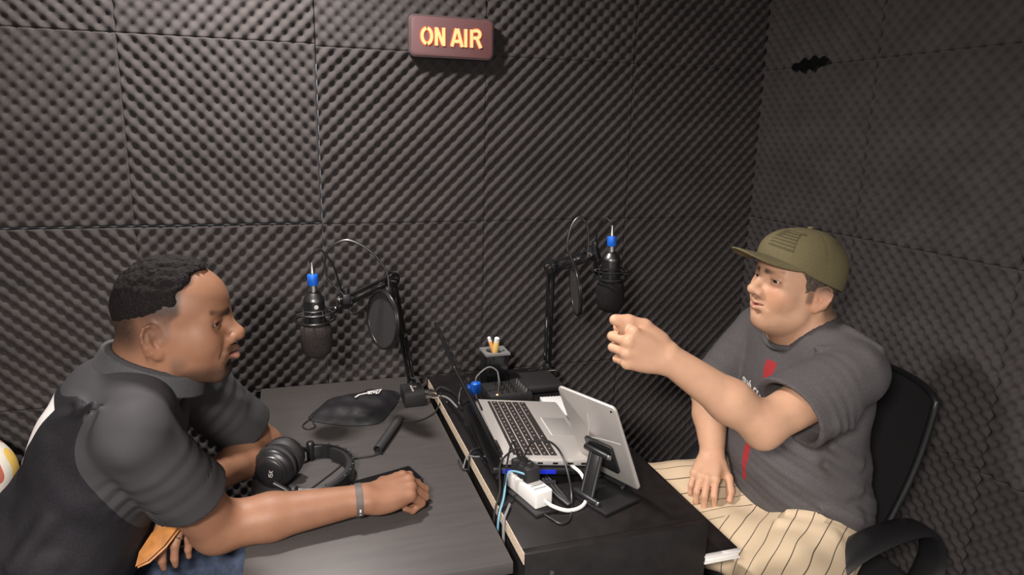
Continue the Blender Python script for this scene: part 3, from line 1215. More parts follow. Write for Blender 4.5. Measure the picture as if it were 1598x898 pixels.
def microphone(label, top, axis, shock_dir, logo=None, screen='windscreen'):
    """top: end of the connector; axis: unit vector down the microphone."""
    top, ax = Vector(top), Vector(axis).normalized()
    t = thing('microphone', label, 'microphone', top + ax * 0.21, 'hanging condenser microphones')

    def at(h):
        return top + ax * h
    # connector
    MB().lathe([(0, 0.0), (0.0035, 0.0), (0.0045, 0.020), (0.0062, 0.024), (0.0062, 0.030)], top - ax * 0.030, ax, 16).build('cable_relief', M['steel'], t)
    MB().lathe([(0, 0), (0.0112, 0), (0.0128, 0.003), (0.0128, 0.024), (0.0108, 0.027), (0, 0.027)], top, ax, 20).build('connector_sleeve', M['blue'], t)
    MB().lathe([(0, 0.026), (0.0092, 0.026), (0.0095, 0.045), (0, 0.045)], top, ax, 20).build('connector_barrel', M['steel'], t)
    # body
    b = MB()
    b.lathe([(0, 0.042), (0.012, 0.042), (0.0135, 0.046), (0.0235, 0.058), (0.0250, 0.064), (0.0250, 0.128), (0, 0.128)], top, ax, 32)
    bo = b.build('body', M['black_metal'], t)
    MB().lathe([(0.0137, 0.0455), (0.0237, 0.0575), (0.0252, 0.0635), (0.0254, 0.0665), (0.0252, 0.0670)], top, ax, 32).build('steel_collar', M['dark_steel'], bo)
    a, c = ortho(ax)
    if logo is not None:
        lv = Vector(logo).normalized()
        lv = (lv - ax * lv.dot(ax)).normalized()
        p = at(0.077)
        MB().lathe([(0, 0), (0.0052, 0), (0.0050, 0.0012), (0, 0.0016)], p + lv * 0.0246, lv, 20).build('badge', M['white_print'], bo)
    # foam ball
    b = MB()
    prof = [(0, 0.124), (0.026, 0.124), (0.0335, 0.128), (0.0375, 0.136), (0.0390, 0.150), (0.0388, 0.170), (0.0370, 0.186),
            (0.0325, 0.198), (0.0240, 0.207), (0.0120, 0.2125), (0, 0.214)]
    b.lathe(prof, top, ax, 36)
    b.build('windscreen', M[screen], t)
    MB().torus(at(0.1245), ax, 0.0265, 0.0012, 36, 6).build('steel_band', M['steel'], t)
    # shock mount cage
    sm = MB()
    for h, R, r in ((0.094, 0.0475, 0.0021), (0.114, 0.0475, 0.0021)):
        sm.torus(at(h), ax, R, r, 44, 8)
    for h, R, r in ((0.088, 0.030, 0.0020), (0.122, 0.030, 0.0020)):
        sm.torus(at(h), ax, R, r, 36, 8)
    for k in range(8):
        an = 2 * PI * (k + 0.5) / 8
        dv = a * math.cos(an) + c * math.sin(an)
        sm.tube([at(0.094) + dv * 0.0475, at(0.114) + dv * 0.0475], 0.0017, 6)
    cage = sm.build('shock_mount', M['dark_steel'] if logo is not None else M['black_metal'], t)
    el = MB()
    for k in range(16):
        a1 = 2 * PI * k / 16
        d1 = a * math.cos(a1) + c * math.sin(a1)
        a2 = 2 * PI * (k + (0.6 if k % 2 else -0.6)) / 16
        d2 = a * math.cos(a2) + c * math.sin(a2)
        hh = (0.094, 0.088) if k % 2 else (0.114, 0.122)
        el.tube([at(hh[0]) + d1 * 0.047, at(hh[1]) + d2 * 0.030], 0.0011, 5)
    el.build('elastic_cord', M['black_matte'], cage)
    sd = Vector(shock_dir)
    e0 = at(0.104)
    dv = (sd - e0)
    dv = dv - ax * dv.dot(ax)
    dv.normalize()
    b = MB()
    b.cyl(e0 + dv * 0.046, e0 + dv * 0.062, 0.008, 0.007, 14, 0.001)
    b.tube([e0 + dv * 0.058, e0.lerp(sd, 0.8), sd], 0.0048, 10)
    b.build('mount_stem', M['black_metal'], t)
    MB().cyl(e0 + dv * 0.060 - ax * 0.011, e0 + dv * 0.060 + ax * 0.011, 0.0045, 0.0045, 12, 0.001).build('stem_knob', M['chrome'], t)
    return t


def pop_filter(label, c, normal, R, neck_pts, clamp_at):
    c, n = Vector(c), Vector(normal).normalized()
    t = thing('pop_filter', label, 'pop filter', c, 'round pop filters')
    b = MB()
    b.torus(c, n, R, 0.0042, 56, 10)
    b.torus(c + n * 0.004, n, R * 0.985, 0.0030, 56, 8)
    b.build('rim', M['black_metal'], t)
    b = MB()
    b.lathe([(0, -0.0012), (R * 0.985, -0.0012), (R * 0.985, 0.0012), (0, 0.0012)], c, n, 56)
    b.build('mesh_screen', M['mesh_fabric'], t)
    P = smooth_path(neck_pts, 12)
    MB().tube(P, 0.0032, 10).build('gooseneck', M['dark_steel'], t)
    b = MB()
    b.box(P[-1] - (P[-1] - c).normalized() * 0.008, (0.014, 0.014, 0.022), 0.003)
    b.build('ring_clip', M['black_plastic'], t)
    b = MB()
    b.box(clamp_at, (0.020, 0.020, 0.026), 0.003)
    b.cyl(Vector(clamp_at) + Vector((-0.016, 0, 0)), Vector(clamp_at) + Vector((0.016, 0, 0)), 0.005, 0.005, 12, 0.001)
    b.build('neck_clamp', M['black_plastic'], t)
    return t


def cable(name, label, pts, r, m, seg=8, n=10, group=None):
    P = smooth_path(pts, n)
    o = MB().tube(P, r, seg).build(name, M[m], None, loc=P[0])
    return tag(o, label, 'cable', group)


# left stand
boom_stand('black scissor arm stand on the grey desk beside the small power box', (0.316, 1.935, LZ), (0.251, 1.845, 1.110), (0.121, 1.745, 1.080))
microphone('hanging microphone with white badge and grey-black foam ball near the man in black', (0.0400, 1.700, 1.162), (0.020, 0.01, -1), (0.112, 1.745, 1.080),
           logo=(0.15, -1, 0.1))
pop_filter('round pop filter with pale rim seen at an angle left of the laptop screen', (0.206, 1.690, 1.040), (-0.92, -0.39, 0.05), 0.073,
           [(0.121, 1.735, 1.092), (0.075, 1.730, 1.150), (0.078, 1.715, 1.215), (0.125, 1.700, 1.243), (0.180, 1.690, 1.215),
            (0.216, 1.690, 1.165), (0.222, 1.690, 1.122)], (0.121, 1.735, 1.088))
cable('microphone_cable', 'thin black cable arching from the left microphone to its stand',
      [(0.036, 1.700, 1.190), (0.040, 1.700, 1.212), (0.062, 1.705, 1.220), (0.090, 1.715, 1.180), (0.108, 1.735, 1.115), (0.125, 1.757, 1.062),
       (0.142, 1.757, 1.040), (0.185, 1.790, 1.058), (0.240, 1.835, 1.085), (0.262, 1.860, 1.085), (0.282, 1.885, 0.95), (0.300, 1.915, 0.82),
       (0.325, 1.925, 0.765), (0.345, 1.900, 0.7437)], 0.0026, 'black_plastic')
# right stand
boom_stand('black scissor arm stand on the black desk in the far corner', (0.748, 1.935, RZ), (0.716, 1.850, 1.128), (0.800, 1.735, 1.182))
microphone('hanging microphone with dark foam ball near the man in the green cap', (0.826, 1.685, 1.238), (0.022, -0.01, -1), (0.795, 1.74, 1.178), screen='windscreen_dark')
pop_filter('round pop filter seen nearly edge-on beside the right microphone', (0.748, 1.740, 1.080), (0.93, -0.20, 0.1), 0.072,
           [(0.782, 1.738, 1.195), (0.775, 1.735, 1.255), (0.752, 1.735, 1.285), (0.728, 1.737, 1.262), (0.718, 1.740, 1.205),
            (0.733, 1.740, 1.170), (0.742, 1.740, 1.152)], (0.784, 1.738, 1.190))
cable('microphone_cable', 'thin black cable looping off the top of the right microphone',
      [(0.8215, 1.685, 1.262), (0.818, 1.688, 1.280), (0.806, 1.700, 1.286), (0.798, 1.715, 1.26), (0.800, 1.735, 1.215), (0.790, 1.745, 1.165),
       (0.745, 1.815, 1.125), (0.720, 1.862, 1.10), (0.727, 1.885, 0.97), (0.735, 1.915, 0.83), (0.752, 1.965, 0.775), (0.700, 1.975, RZ + 0.0031)], 0.0026, 'black_plastic')

# ------------------------------------------------------------------ phantom power box with plugs
t = thing('power_box', 'small black power box with silver plugs at the foot of the left mic stand', 'audio box', (0.31, 1.868, LZ))
bx = MB().box((0.3085, 1.868, LZ + 0.020), (0.060, 0.090, 0.038), 0.002).build('casing', M['black_matte'], t)
b = MB()
b.box((0.306, 1.868, LZ + 0.0395), (0.005, 0.046, 0.0012))
b.box((0.316, 1.880, LZ + 0.0395), (0.010, 0.004, 0.0012))
b.build('printed_mark', M['key_letter'], bx)
for i, (y, dz) in enumerate(((1.846, 0.018), (1.878, 0.020))):
    MB().lathe([(0, 0), (0.0088, 0), (0.0088, 0.027), (0.0070, 0.030), (0.0045, 0.040), (0, 0.040)], (0.339, y, LZ + dz), (1, 0.0, -0.05), 18).build('plug', M['chrome'], t)
cable('audio_cable', 'grey cable leaving the nearer silver plug of the power box', [(0.377, 1.846, LZ + 0.016), (0.388, 1.835, LZ + 0.020), (0.400, 1.800, RZ + 0.006), (0.410, 1.740, RZ + 0.004)], 0.0030, 'grey_cable')
cable('audio_cable', 'dark cable leaving the farther silver plug of the power box', [(0.377, 1.878, LZ + 0.018), (0.394, 1.880, RZ + 0.012), (0.420, 1.840, RZ + 0.008), (0.428, 1.775, RZ + 0.005)], 0.0030, 'black_plastic')

# ------------------------------------------------------------------ pouch
t = thing('drawstring_pouch', 'black nylon drawstring pouch with white logo lying on the grey desk', 'pouch', (0.15, 1.85, LZ))
outline = [(0.018, 1.805), (0.060, 1.768), (0.125, 1.735), (0.195, 1.735), (0.235, 1.800), (0.270, 1.880), (0.276, 1.945), (0.225, 1.962), (0.150, 1.950),
           (0.085, 1.945), (0.045, 1.880), (0.022, 1.835)]
oc = smooth_path([(x, y, 0) for x, y in outline], 6, True)
cxp, cyp = 0.155, 1.855


def pouch(u, v):
    k = u * len(oc)
    p = oc[int(k) % len(oc)]
    s = math.sin(min(1, v * 1.0) * PI / 2)
    x = cxp + (p.x - cxp) * s
    y = cyp + (p.y - cyp) * s
    hh = 0.029 * (1 - s ** 3.0)
    hh *= 0.62 + 0.38 * min(1, max(0, (x - 0.0) / 0.2))
    if v < 0.96:
        hh += (0.0026 * math.sin(40 * x + 85 * y) + 0.0018 * math.sin(110 * x - 40 * y + 1)) * (1 - s ** 6) * min(1, 6 * (1 - v))
    return (x, y, LZ + 0.002 + max(0, hh))


b = MB().grid(pouch, len(oc), 22, True)
b.add([(p.x, p.y, LZ + 0.0005) for p in oc], [tuple(range(len(oc)))])
po = b.build('pouch_body', M['nylon'], t, angle=80)
b = MB()
b.tube(smooth_path([(0.028, 1.812, LZ + 0.008), (0.012, 1.792, LZ + 0.004), (0.000, 1.765, LZ + 0.003), (0.013, 1.740, LZ + 0.003), (0.032, 1.752, LZ + 0.003),
                    (0.028, 1.775, LZ + 0.004), (0.024, 1.80, LZ + 0.008)], 8), 0.0017, 6)
b.build('drawstring', M['black_matte'], t)
b = MB()
b.tube(smooth_path([(0.262, 1.94, LZ + 0.008), (0.284, 1.90, LZ + 0.004), (0.292, 1.868, LZ + 0.003), (0.262, 1.862, LZ + 0.006)], 8), 0.0017, 6)
b.build('drawstring', M['black_matte'], t)


def on_pouch(x, y):
    best = None
    for k in range(len(oc)):
        for j in range(21):
            q = pouch((k + 0.01) / len(oc), j / 21)
            d = (q[0] - x) ** 2 + (q[1] - y) ** 2
            if best is None or d < best[0]:
                best = (d, q[2])
    return best[1]


# white swoosh and block letters
b = MB()
LU, LVv = Vector((1, 0.16, 0)), Vector((0.22, 0.97, 0.08))


def logo_pt(x, y):
    q = Vector((0.152, 1.852, 0)) + LU * x + LVv * y
    return q


zl = max(on_pouch(0.16, 1.865), on_pouch(0.20, 1.875), on_pouch(0.18, 1.87)) + 0.0012
MF = Matrix(((LU.x, LVv.x, 0, 0.157), (LU.y, LVv.y, 0, 1.855), (0, 0.02, 1, zl), (0, 0, 0, 1)))
for st, w in (([(-0.012, 0.000), (-0.004, 0.014), (0.012, 0.018), (0.022, 0.018)], 0.006),
              ([(0.022, 0.018), (0.020, 0.028), (0.058, 0.030), (0.052, 0.004), (0.044, 0.004)], 0.0030),
              ([(0.036, 0.022), (0.026, 0.022), (0.024, 0.012), (0.034, 0.010)], 0.0042),
              ([(0.040, 0.022), (0.038, 0.010)], 0.0040), ([(0.050, 0.023), (0.043, 0.016), (0.048, 0.008)], 0.0040)):
    b.stroke(st, w, 0.0008, MF)
b.build('logo', M['white_print'], po, smooth=False)

# ------------------------------------------------------------------ headphones
t = thing('headphones', 'black over-ear headphones lying on the grey desk', 'headphones', (0.0, 1.46, LZ))
hb_c = Vector((-0.004, 1.468, LZ))
pts = []
# head band: a U standing on its edge
key = [(-0.015, 1.372), (0.020, 1.362), (0.060, 1.380), (0.092, 1.425), (0.103, 1.475), (0.092, 1.525), (0.060, 1.562), (0.024, 1.575)]
kp = smooth_path([(x, y, 0) for x, y in key], 10)


def band(mb, off0, off1, z0, z1, i0=0, i1=None):
    i1 = len(kp) if i1 is None else i1
    n = i1 - i0
    cc = Vector((0.02, 1.468, 0))
    vs, fs = [], []
    for i in range(i0, i1):
        p = kp[i]
        d = kp[min(i + 1, len(kp) - 1)] - kp[max(i - 1, 0)]
        nn = Vector((d.y, -d.x, 0)).normalized()
        if (p - cc).dot(nn) < 0:
            nn = -nn
        for o, z in ((off0, z0), (off1, z0 + 0.003), (off1, z1 - 0.003), (off0, z1), (off0 - 0.0015, (z0 + z1) / 2)):
            q = p + nn * o
            vs.append((q.x, q.y, LZ + z))
    for i in range(n - 1):
        for k in range(5):
            k2 = (k + 1) % 5
            fs.append((i * 5 + k, i * 5 + k2, i * 5 + 5 + k2, i * 5 + 5 + k))
    fs.append((4, 3, 2, 1, 0))
    fs.append(tuple((n - 1) * 5 + k for k in range(5)))
    mb.add(vs, fs)


b = MB()
band(b, 0.0, 0.006, 0.001, 0.037)
b.build('headband', M['black_plastic'], t)
b = MB()
band(b, -0.011, -0.0005, 0.004, 0.035, 16, len(kp) - 12)
pad = b.build('headband_padding', M['black_matte'], t)
for i in range(26, 62, 5):
    p = kp[i]
    d = (kp[i + 1] - kp[i - 1]).normalized()
    nn = Vector((d.y, -d.x, 0))
    if (p - Vector((0.02, 1.468, 0))).dot(nn) < 0:
        nn = -nn
    b = MB()
    b.box((p.x + nn.x * 0.003, p.y + nn.y * 0.003, LZ + 0.0367), (0.0065, 0.0055, 0.0022), 0.0008, rot=Matrix.Rotation(math.atan2(d.y, d.x), 3, 'Z'))
    b.build('stitched_ridge', M['dark_steel'], pad)
# yokes (hinges) at both ends
for i, (p, s) in enumerate(((kp[2], 1), (kp[-3], -1))):
    b = MB()
    b.cyl((p.x - 0.016, p.y, LZ + 0.0), (p.x - 0.016, p.y, LZ + 0.042), 0.0095, 0.0095, 18, 0.002)
    b.box((p.x - 0.002, p.y, LZ + 0.019), (0.030, 0.010, 0.030), 0.003)
    b.tube([(p.x - 0.016, p.y, LZ + 0.022), (p.x - 0.034, p.y + s * 0.012, LZ + 0.034), (p.x - 0.055, p.y + s * 0.020, LZ + 0.046)], 0.0055, 10)
    yk = b.build('yoke', M['black_plastic'], t)
    MB().lathe([(0, 0), (0.0085, 0), (0.0075, 0.003), (0, 0.004)], (p.x - 0.016, p.y, LZ + 0.042), (0, 0, 1), 18).build('hinge_cap', M['dark_steel'], yk)
ua = Vector((0.36, 0.92, 0.02)).normalized()
c1 = Vector((-0.072, 1.432, LZ + 0.049))
for i, (c, d, full) in enumerate(((c1, -ua, True), (c1 + ua * 0.094 + Vector((0.004, 0, 0.0)), ua, False))):
    # d points to the outer face; the cushion is on the other side
    b = MB()
    b.lathe([(0, 0.0), (0.026, 0.0), (0.029, -0.002), (0.031, -0.006), (0.040, -0.009), (0.0445, -0.014), (0.0455, -0.018), (0.043, -0.025), (0, -0.025)], c, d, 40)
    cup = b.build('ear_cup', M['black_plastic'], t)
    b = MB()
    b.lathe([(0.030, -0.0035), (0.0335, -0.0045), (0.0345, -0.008), (0.0315, -0.0075)], c, d, 40)
    b.build('cup_ring', M['dark_steel'], cup)
    b = MB()
    b.lathe([(0.020, -0.025), (0.040, -0.024), (0.0465, -0.028), (0.0470, -0.034), (0.0420, -0.043), (0.030, -0.0455), (0.024, -0.041), (0.022, -0.030)], c, d, 40)
    b.build('ear_cushion', M['black_matte'], t)
    if full:
        a_, b_ = ortho(d)
        upv = (Vector((0, 0, 1)) - d * d.z).normalized()
        rt = upv.cross(d).normalized()
        LM = Matrix(((rt.x, upv.x, d.x, c.x), (rt.y, upv.y, d.y, c.y), (rt.z, upv.z, d.z, c.z), (0, 0, 0, 1))) @ Matrix.Translation((0.003, -0.001, 0.0002)) @ Matrix.Rotation(math.radians(82), 4, 'Z')
        lb = MB()
        for st in ([(-0.0085, -0.004), (-0.0085, 0.004)],
                   [(-0.002, 0.004), (-0.006, 0.004), (-0.006, 0.0003), (-0.002, 0.0003), (-0.002, -0.004), (-0.006, -0.004)],
                   [(0.0015, -0.004), (0.0015, 0.004)], [(0.006, 0.004), (0.002, 0.0), (0.006, -0.004)]):
            lb.stroke(st, 0.0014, 0.0006, LM)
        lb.build('logo', M['key_letter'], cup, smooth=False)

# coiled cable
c0, c1_ = Vector((0.170, 1.556, LZ + 0.0125)), Vector((0.247, 1.722, LZ + 0.0125))
ud = (c1_ - c0).normalized()
ca, cb = ortho(ud)
pts = [Vector((0.095, 1.545, LZ + 0.0025)), Vector((0.130, 1.546, LZ + 0.0025)), Vector((0.158, 1.548, LZ + 0.0025))]
nT = 46
for k in range(nT * 10 + 1):
    an = 2 * PI * k / 10 - 1.3
    pts.append(c0.lerp(c1_, k / (nT * 10)) + (ca * math.cos(an) + cb * math.sin(an)) * 0.0098)
pts += smooth_path([pts[-1], (0.262, 1.722, LZ + 0.006), (0.300, 1.722, LZ + 0.0025), (0.345, 1.755, LZ + 0.004), (0.374, 1.800, LZ + 0.012), (0.384, 1.835, RZ + 0.004), (0.390, 1.86, RZ + 0.003)], 8)[1:]
o = MB().tube(pts, 0.0021, 6).build('coiled_cable', M['black_matte'], None, loc=(0.2, 1.63, LZ))
tag(o, 'black coiled headphone cable stretched straight on the grey desk', 'cable')
cable('headphone_cable', 'thin dark cable running under the headphones on the grey desk', [(-0.105, 1.345, LZ + 0.0022), (-0.05, 1.365, LZ + 0.0022), (0.0, 1.415, LZ + 0.0022), (0.045, 1.47, LZ + 0.0022), (0.075, 1.510, LZ + 0.0022), (0.0935, 1.5445, LZ + 0.0022)], 0.0019, 'black_matte')

# phone under the fist
t = thing('smartphone', 'black smartphone lying flat under the fist on the grey desk', 'phone', (0.165, 1.395, LZ))
PR = Matrix.Rotation(math.radians(17), 3, 'Z')
MB().box((0.171, 1.408, LZ + 0.0055), (0.150, 0.072, 0.009), 0.004, rot=PR, seg=3).build('casing', M['black_matte'], t)
MB().box((0.171, 1.408, LZ + 0.0102), (0.142, 0.065, 0.0008), 0.0003, rot=PR).build('screen', M['black_gloss'], t)

# ------------------------------------------------------------------ laptop on its cooling stand
LO = Vector((0.408, 1.300, 0.823))
lu = Vector((0.085, 0.996, 0)).normalized()
lv = Vector((0.990, -0.085, -0.105))
lv = (lv - lu * lv.dot(lu)).normalized()
LW, LD = 0.345, 0.222
LM = frame(LO, lu, -lv)      # local x along the hinge, y = -front, z up
if LM.col[2].z < 0:
    LM = frame(LO, lu, lv)
lz = Vector((LM.col[2].x, LM.col[2].y, LM.col[2].z))
YS = 1 if Vector((LM.col[1].x, LM.col[1].y, LM.col[1].z)).dot(lv) > 0 else -1
t = thing('laptop', 'open silver laptop with dark keys and black lid on the black desk', 'laptop', LO)


def lp(mb):
    mb.M = LM
    return mb


lp(b := MB()).box((LW / 2, YS * LD / 2, -0.008), (LW, LD, 0.016), 0.005, seg=3)
deck = b.build('deck', M['silver'], t)
lp(b := MB()).box((LW * 0.52, YS * 0.178, 0.0003), (0.102, 0.062, 0.0010), 0.0004)
b.build('touchpad', M['touchpad'], deck)
lp(b := MB()).box((LW * 0.52, YS * 0.1475, 0.0006), (0.102, 0.0012, 0.0012))
b.build('touchpad_button', M['white_print'], deck)
# keyboard: x along the width (from the near end = right side of the user to the far end = left side)
keys = MB()
lett = MB()
leg_r = random.Random(3)
kx0, kx1, ky0, ky1 = 0.018, LW - 0.018, 0.026, 0.130
rows = [(0.55, 16), (1, 15), (1, 15), (1, 14), (1, 14), (1, 10)]
tot = sum(q[0] for q in rows)
yy = ky0
for ri, (hh, nk) in enumerate(rows):
    kh = (ky1 - ky0) * hh / tot
    wts = [1.0] * nk
    if ri == 2: wts[-1] = 1.5
    if ri == 3: wts[-1], wts[3] = 1.7, 1.6
    if ri == 4: wts[-1], wts[3] = 2.1, 1.6
    if ri == 5: wts[5] = 5.2
    sw = sum(wts)
    xx = kx0
    for k in range(nk):
        kw = (kx1 - kx0) * wts[k] / sw
        q = MB()
        q.M = LM
        q.box((xx + kw / 2, YS * (yy + kh / 2), 0.0010), (kw - 0.0030, kh - 0.0030, 0.0020), 0.0006, seg=1)
        q.build('key', M['keycap'], deck, angle=25)
        if hh == 1 and not (ri == 5 and k == 5):
            lett.M = LM
            lett.box((xx + kw / 2 + leg_r.uniform(-0.001, 0.001), YS * (yy + kh * 0.42), 0.00215), (0.0026 + leg_r.uniform(0, 0.0015), 0.0034, 0.0002))
        xx += kw
    yy += kh
lett.build('key_legend', M['key_letter'], deck, smooth=False)
# ports on the near edge
lp(b := MB())
for y0_, w_ in ((0.085, 0.012), (0.12, 0.012), (0.155, 0.014), (0.19, 0.02)):
    b.box((0.0, YS * y0_, -0.009), (0.0012, w_, 0.0045))
b.build('port', M['black_gloss'], deck)
# lid, opened about 120 degrees
la = math.radians(58)
ld = (-lv * math.cos(la) + lz * math.sin(la)).normalized()
LH = 0.236
LM2 = frame(LO + lz * 0.002 - lv * 0.004, lu, ld)
n2 = Vector((LM2.col[2].x, LM2.col[2].y, LM2.col[2].z))
inner = 1 if n2.dot(lv) > 0 else -1
b = MB(LM2)
b.box((LW / 2, LH / 2, 0), (LW, LH, 0.0085), 0.0035, seg=3)
lid = b.build('lid', M['black_gloss'], t)
b = MB(LM2)
b.box((LW / 2, LH / 2 + 0.004, inner * 0.0044), (LW - 0.012, LH - 0.026, 0.0008))
b.build('display', M['screen'], lid)
b = MB()
for x in (0.05, LW - 0.05):
    b.cyl(LO + lu * (x - 0.03) + lz * 0.001 - lv * 0.002, LO + lu * (x + 0.03) + lz * 0.001 - lv * 0.002, 0.0065, 0.0065, 14, 0.001)
b.build('hinge', M['black_plastic'], t)

# cooling stand under the laptop
t = thing('laptop_stand', 'black cooling stand with blue light under the silver laptop', 'laptop stand', LO - lz * 0.05)
b = MB(LM)
b.box((LW / 2, YS * (LD / 2 - 0.004), -0.0265), (LW + 0.012, LD + 0.035, 0.018), 0.006, seg=3)
base_ = b.build('stand_board', M['black_plastic'], t)
b = MB(LM)
b.box((-0.0062, YS * 0.062, -0.0262), (0.0016, 0.120, 0.010), 0.0006)
b.build('blue_light', M['led_blue'], base_)
b = MB()
for x in (0.03, LW - 0.03):
    p = LO + lu * x - lz * 0.034 + lv * 0.006
    b.tube([p, Vector((p.x - 0.008, p.y, RZ + 0.004))], 0.006, 10)
b.build('rear_leg', M['black_plastic'], t)
b = MB()
for x in (0.03, LW - 0.03):
    p = LO + lu * x - lz * 0.034 + lv * 0.200
    b.cyl((p.x, p.y, RZ), (p.x, p.y, p.z), 0.008, 0.008, 12)
b.build('front_foot', M['black_plastic'], t)

# ------------------------------------------------------------------ tablet and its stand
TRn = Vector((0.588, 1.148, 0.981))
tu = Vector((-0.059, 0.158, -0.006)).normalized()            # along the top edge, away from the camera
td = Vector((0.082, 0.012, -0.194))
td = (td - tu * td.dot(tu)).normalized()                     # down the near edge
TW, TH = 0.170, 0.221
TM = frame(TRn, tu, td)
tn = Vector((TM.col[2].x, TM.col[2].y, TM.col[2].z))
TS = 1 if tn.dot(Vector((-1, -0.5, 0.2))) > 0 else -1      # +: local z is the back side
t = thing('tablet', 'silver tablet seen from behind, propped on a black stand', 'tablet', TRn + td * TH + tu * TW / 2)
b = MB(TM @ Matrix.Translation((TW / 2, TH / 2, -TS * 0.0042)))
b.prism(rrect(TW, TH, 0.011), 0.0072, Matrix.Translation((0, 0, -0.0036)), 0.0022)
b.build('back_shell', M['silver'], t)
b = MB(TM @ Matrix.Translation((TW / 2, TH / 2, -TS * 0.0082)))
b.prism(rrect(TW - 0.005, TH - 0.005, 0.009), 0.0010, Matrix.Translation((0, 0, -0.0005)))
b.build('display', M['screen'], t)
b = MB(TM)
b.cyl((0.012, 0.012, -TS * 0.001), (0.012, 0.012, TS * 0.0008), 0.0024, 0.0024, 16)
b.build('camera_lens', M['black_gloss'], t)
b = MB(TM)
b.stroke([(0.092, 0.045), (0.098, 0.075), (0.112, 0.108), (0.118, 0.128)], 0.0012, 0.0004, Matrix.Translation((0, 0, TS * -0.0003 if TS < 0 else -0.0003)))
b.stroke([(0.014, 0.098), (0.05, 0.104), (0.09, 0.112), (0.118, 0.122)], 0.0022, 0.0004, Matrix.Translation((0, 0, TS * -0.0003 if TS < 0 else -0.0003)))
b.build('scratch', M['paper'], t, smooth=False)
bk = tn * TS                                                 # outward from the back
t = thing('tablet_stand', 'black folding stand with silver hinge pins holding the tablet', 'tablet stand', (0.61, 1.19, RZ))
SA = math.atan2(tu.y, tu.x) - PI / 2
SRm = Matrix.Rotation(SA, 3, 'Z')
bc = Vector((0.602, 1.196, RZ + 0.004))
MB().box(bc, (0.105, 0.112, 0.008), 0.003, rot=SRm).build('base_plate', M['black_plastic'], t)
pc = TRn + tu * 0.082 + td * 0.152 + bk * 0.0042
b = MB(frame(pc, tu, td))
b.prism(rrect(0.082, 0.074, 0.008), 0.006, Matrix.Translation((0, 0, -0.003)), 0.0012)
plate = b.build('back_plate', M['black_plastic'], t)
# arm from the rear of the base up to the plate
ex = SRm @ Vector((1, 0, 0))
ey = SRm @ Vector((0, 1, 0))
a0 = bc - ex * 0.044 + Vector((0, 0, 0.008)) + ey * 0.010
a1 = pc + bk * 0.010 - td * 0.016
b = MB()
for s in (-1, 1):
    b.tube([a0 + ey * 0.015 * s, a1 + ey * 0.015 * s], 0.0048, 10)
b.box((a0 + a1) / 2, ((a1 - a0).length * 0.92, 0.026, 0.006), 0.002, rot=frame((0, 0, 0), a1 - a0, ey).to_3x3())
arm = b.build('arm', M['black_plastic'], t)
b = MB()
b.box((a0 + a1) / 2 + bk * 0.0035, ((a1 - a0).length * 0.9, 0.004, 0.002), 0.0005, rot=frame((0, 0, 0), a1 - a0, ey).to_3x3())
b.build('arm_strip', M['steel'], arm)
b = MB()
for c in (a0, a1):
    b = MB()
    b.cyl(c - ey * 0.034, c + ey * 0.034, 0.0075, 0.0075, 16, 0.001)
    b.build('hinge_barrel', M['black_plastic'], t)
b = MB()
for c in (a0, a1):
    b = MB()
    b.cyl(c - ey * 0.0385, c - ey * 0.034, 0.0060, 0.0065, 16, 0.001)
    b.build('hinge_pin', M['chrome'], t)
# ledge under the tablet
le = TRn + tu * 0.078 + td * (TH + 0.002)
b = MB(frame(le, tu, td))
b.box((0, 0.003, -TS * 0.004), (0.075, 0.005, 0.022), 0.0015)
for s in (-1, 1):
    b.cyl((s * 0.034, 0.004, TS * 0.0), (s * 0.034, 0.004, TS * 0.012), 0.005, 0.005, 12, 0.001)
b.build('ledge', M['black_plastic'], t)

# ------------------------------------------------------------------ power strip, plugs and cables
PSA = math.radians(104)
t = thing('power_strip', 'white power strip with black adapters on the black desk edge', 'power strip', (0.44, 1.27, RZ))
pdir = Vector((math.cos(PSA), math.sin(PSA), 0))
pl = Vector((-pdir.y, pdir.x, 0))
pcn = Vector((0.447, 1.236, RZ))
PSR = Matrix.Rotation(PSA, 3, 'Z')
b = MB().box(pcn + Vector((0, 0, 0.026)), (0.112, 0.042, 0.036), 0.004, rot=PSR, seg=3)
ps = b.build('casing', M['white_plastic'], t)
b = MB()
b.box(pcn + Vector((0, 0, 0.0445)) - pdir * 0.040, (0.0022, 0.030, 0.0006), rot=PSR)
b.box(pcn + Vector((0, 0, 0.0445)) - pdir * 0.028, (0.0022, 0.030, 0.0006), rot=PSR)
b.build('socket_slot', M['grey_cable'], ps)
t2 = thing('charger_pad', 'flat black power brick under the white power strip', 'power brick', (0.43, 1.25, RZ))
MB().box(pcn + Vector((-0.001, -0.004, 0.004)) - pdir * 0.008, (0.120, 0.056, 0.0075), 0.002, rot=PSR).build('casing', M['black_matte'], t2)
for k, lab in enumerate(('black plug nearest the camera on the white power strip', 'black plug in the middle of the white power strip', 'black plug at the far end of the white power strip')):
    c = pcn + pdir * (-0.006 + 0.0225 * k) + Vector((0, 0, 0.044))
    tt = thing('adapter_plug', lab, 'plug', c, 'plugs in the power strip')
    b = MB()
    b.box(c + Vector((0, 0, 0.016)), (0.020, 0.034, 0.032), 0.004, rot=PSR)
    b.build('housing', M['black_matte'], tt)
    b = MB()
    b.tube([c + Vector((0, 0, 0.030)), c + Vector((0, 0, 0.042)) + pl * 0.006], [0.0055, 0.0032], 10)
    b.build('strain_relief', M['black_matte'], tt)
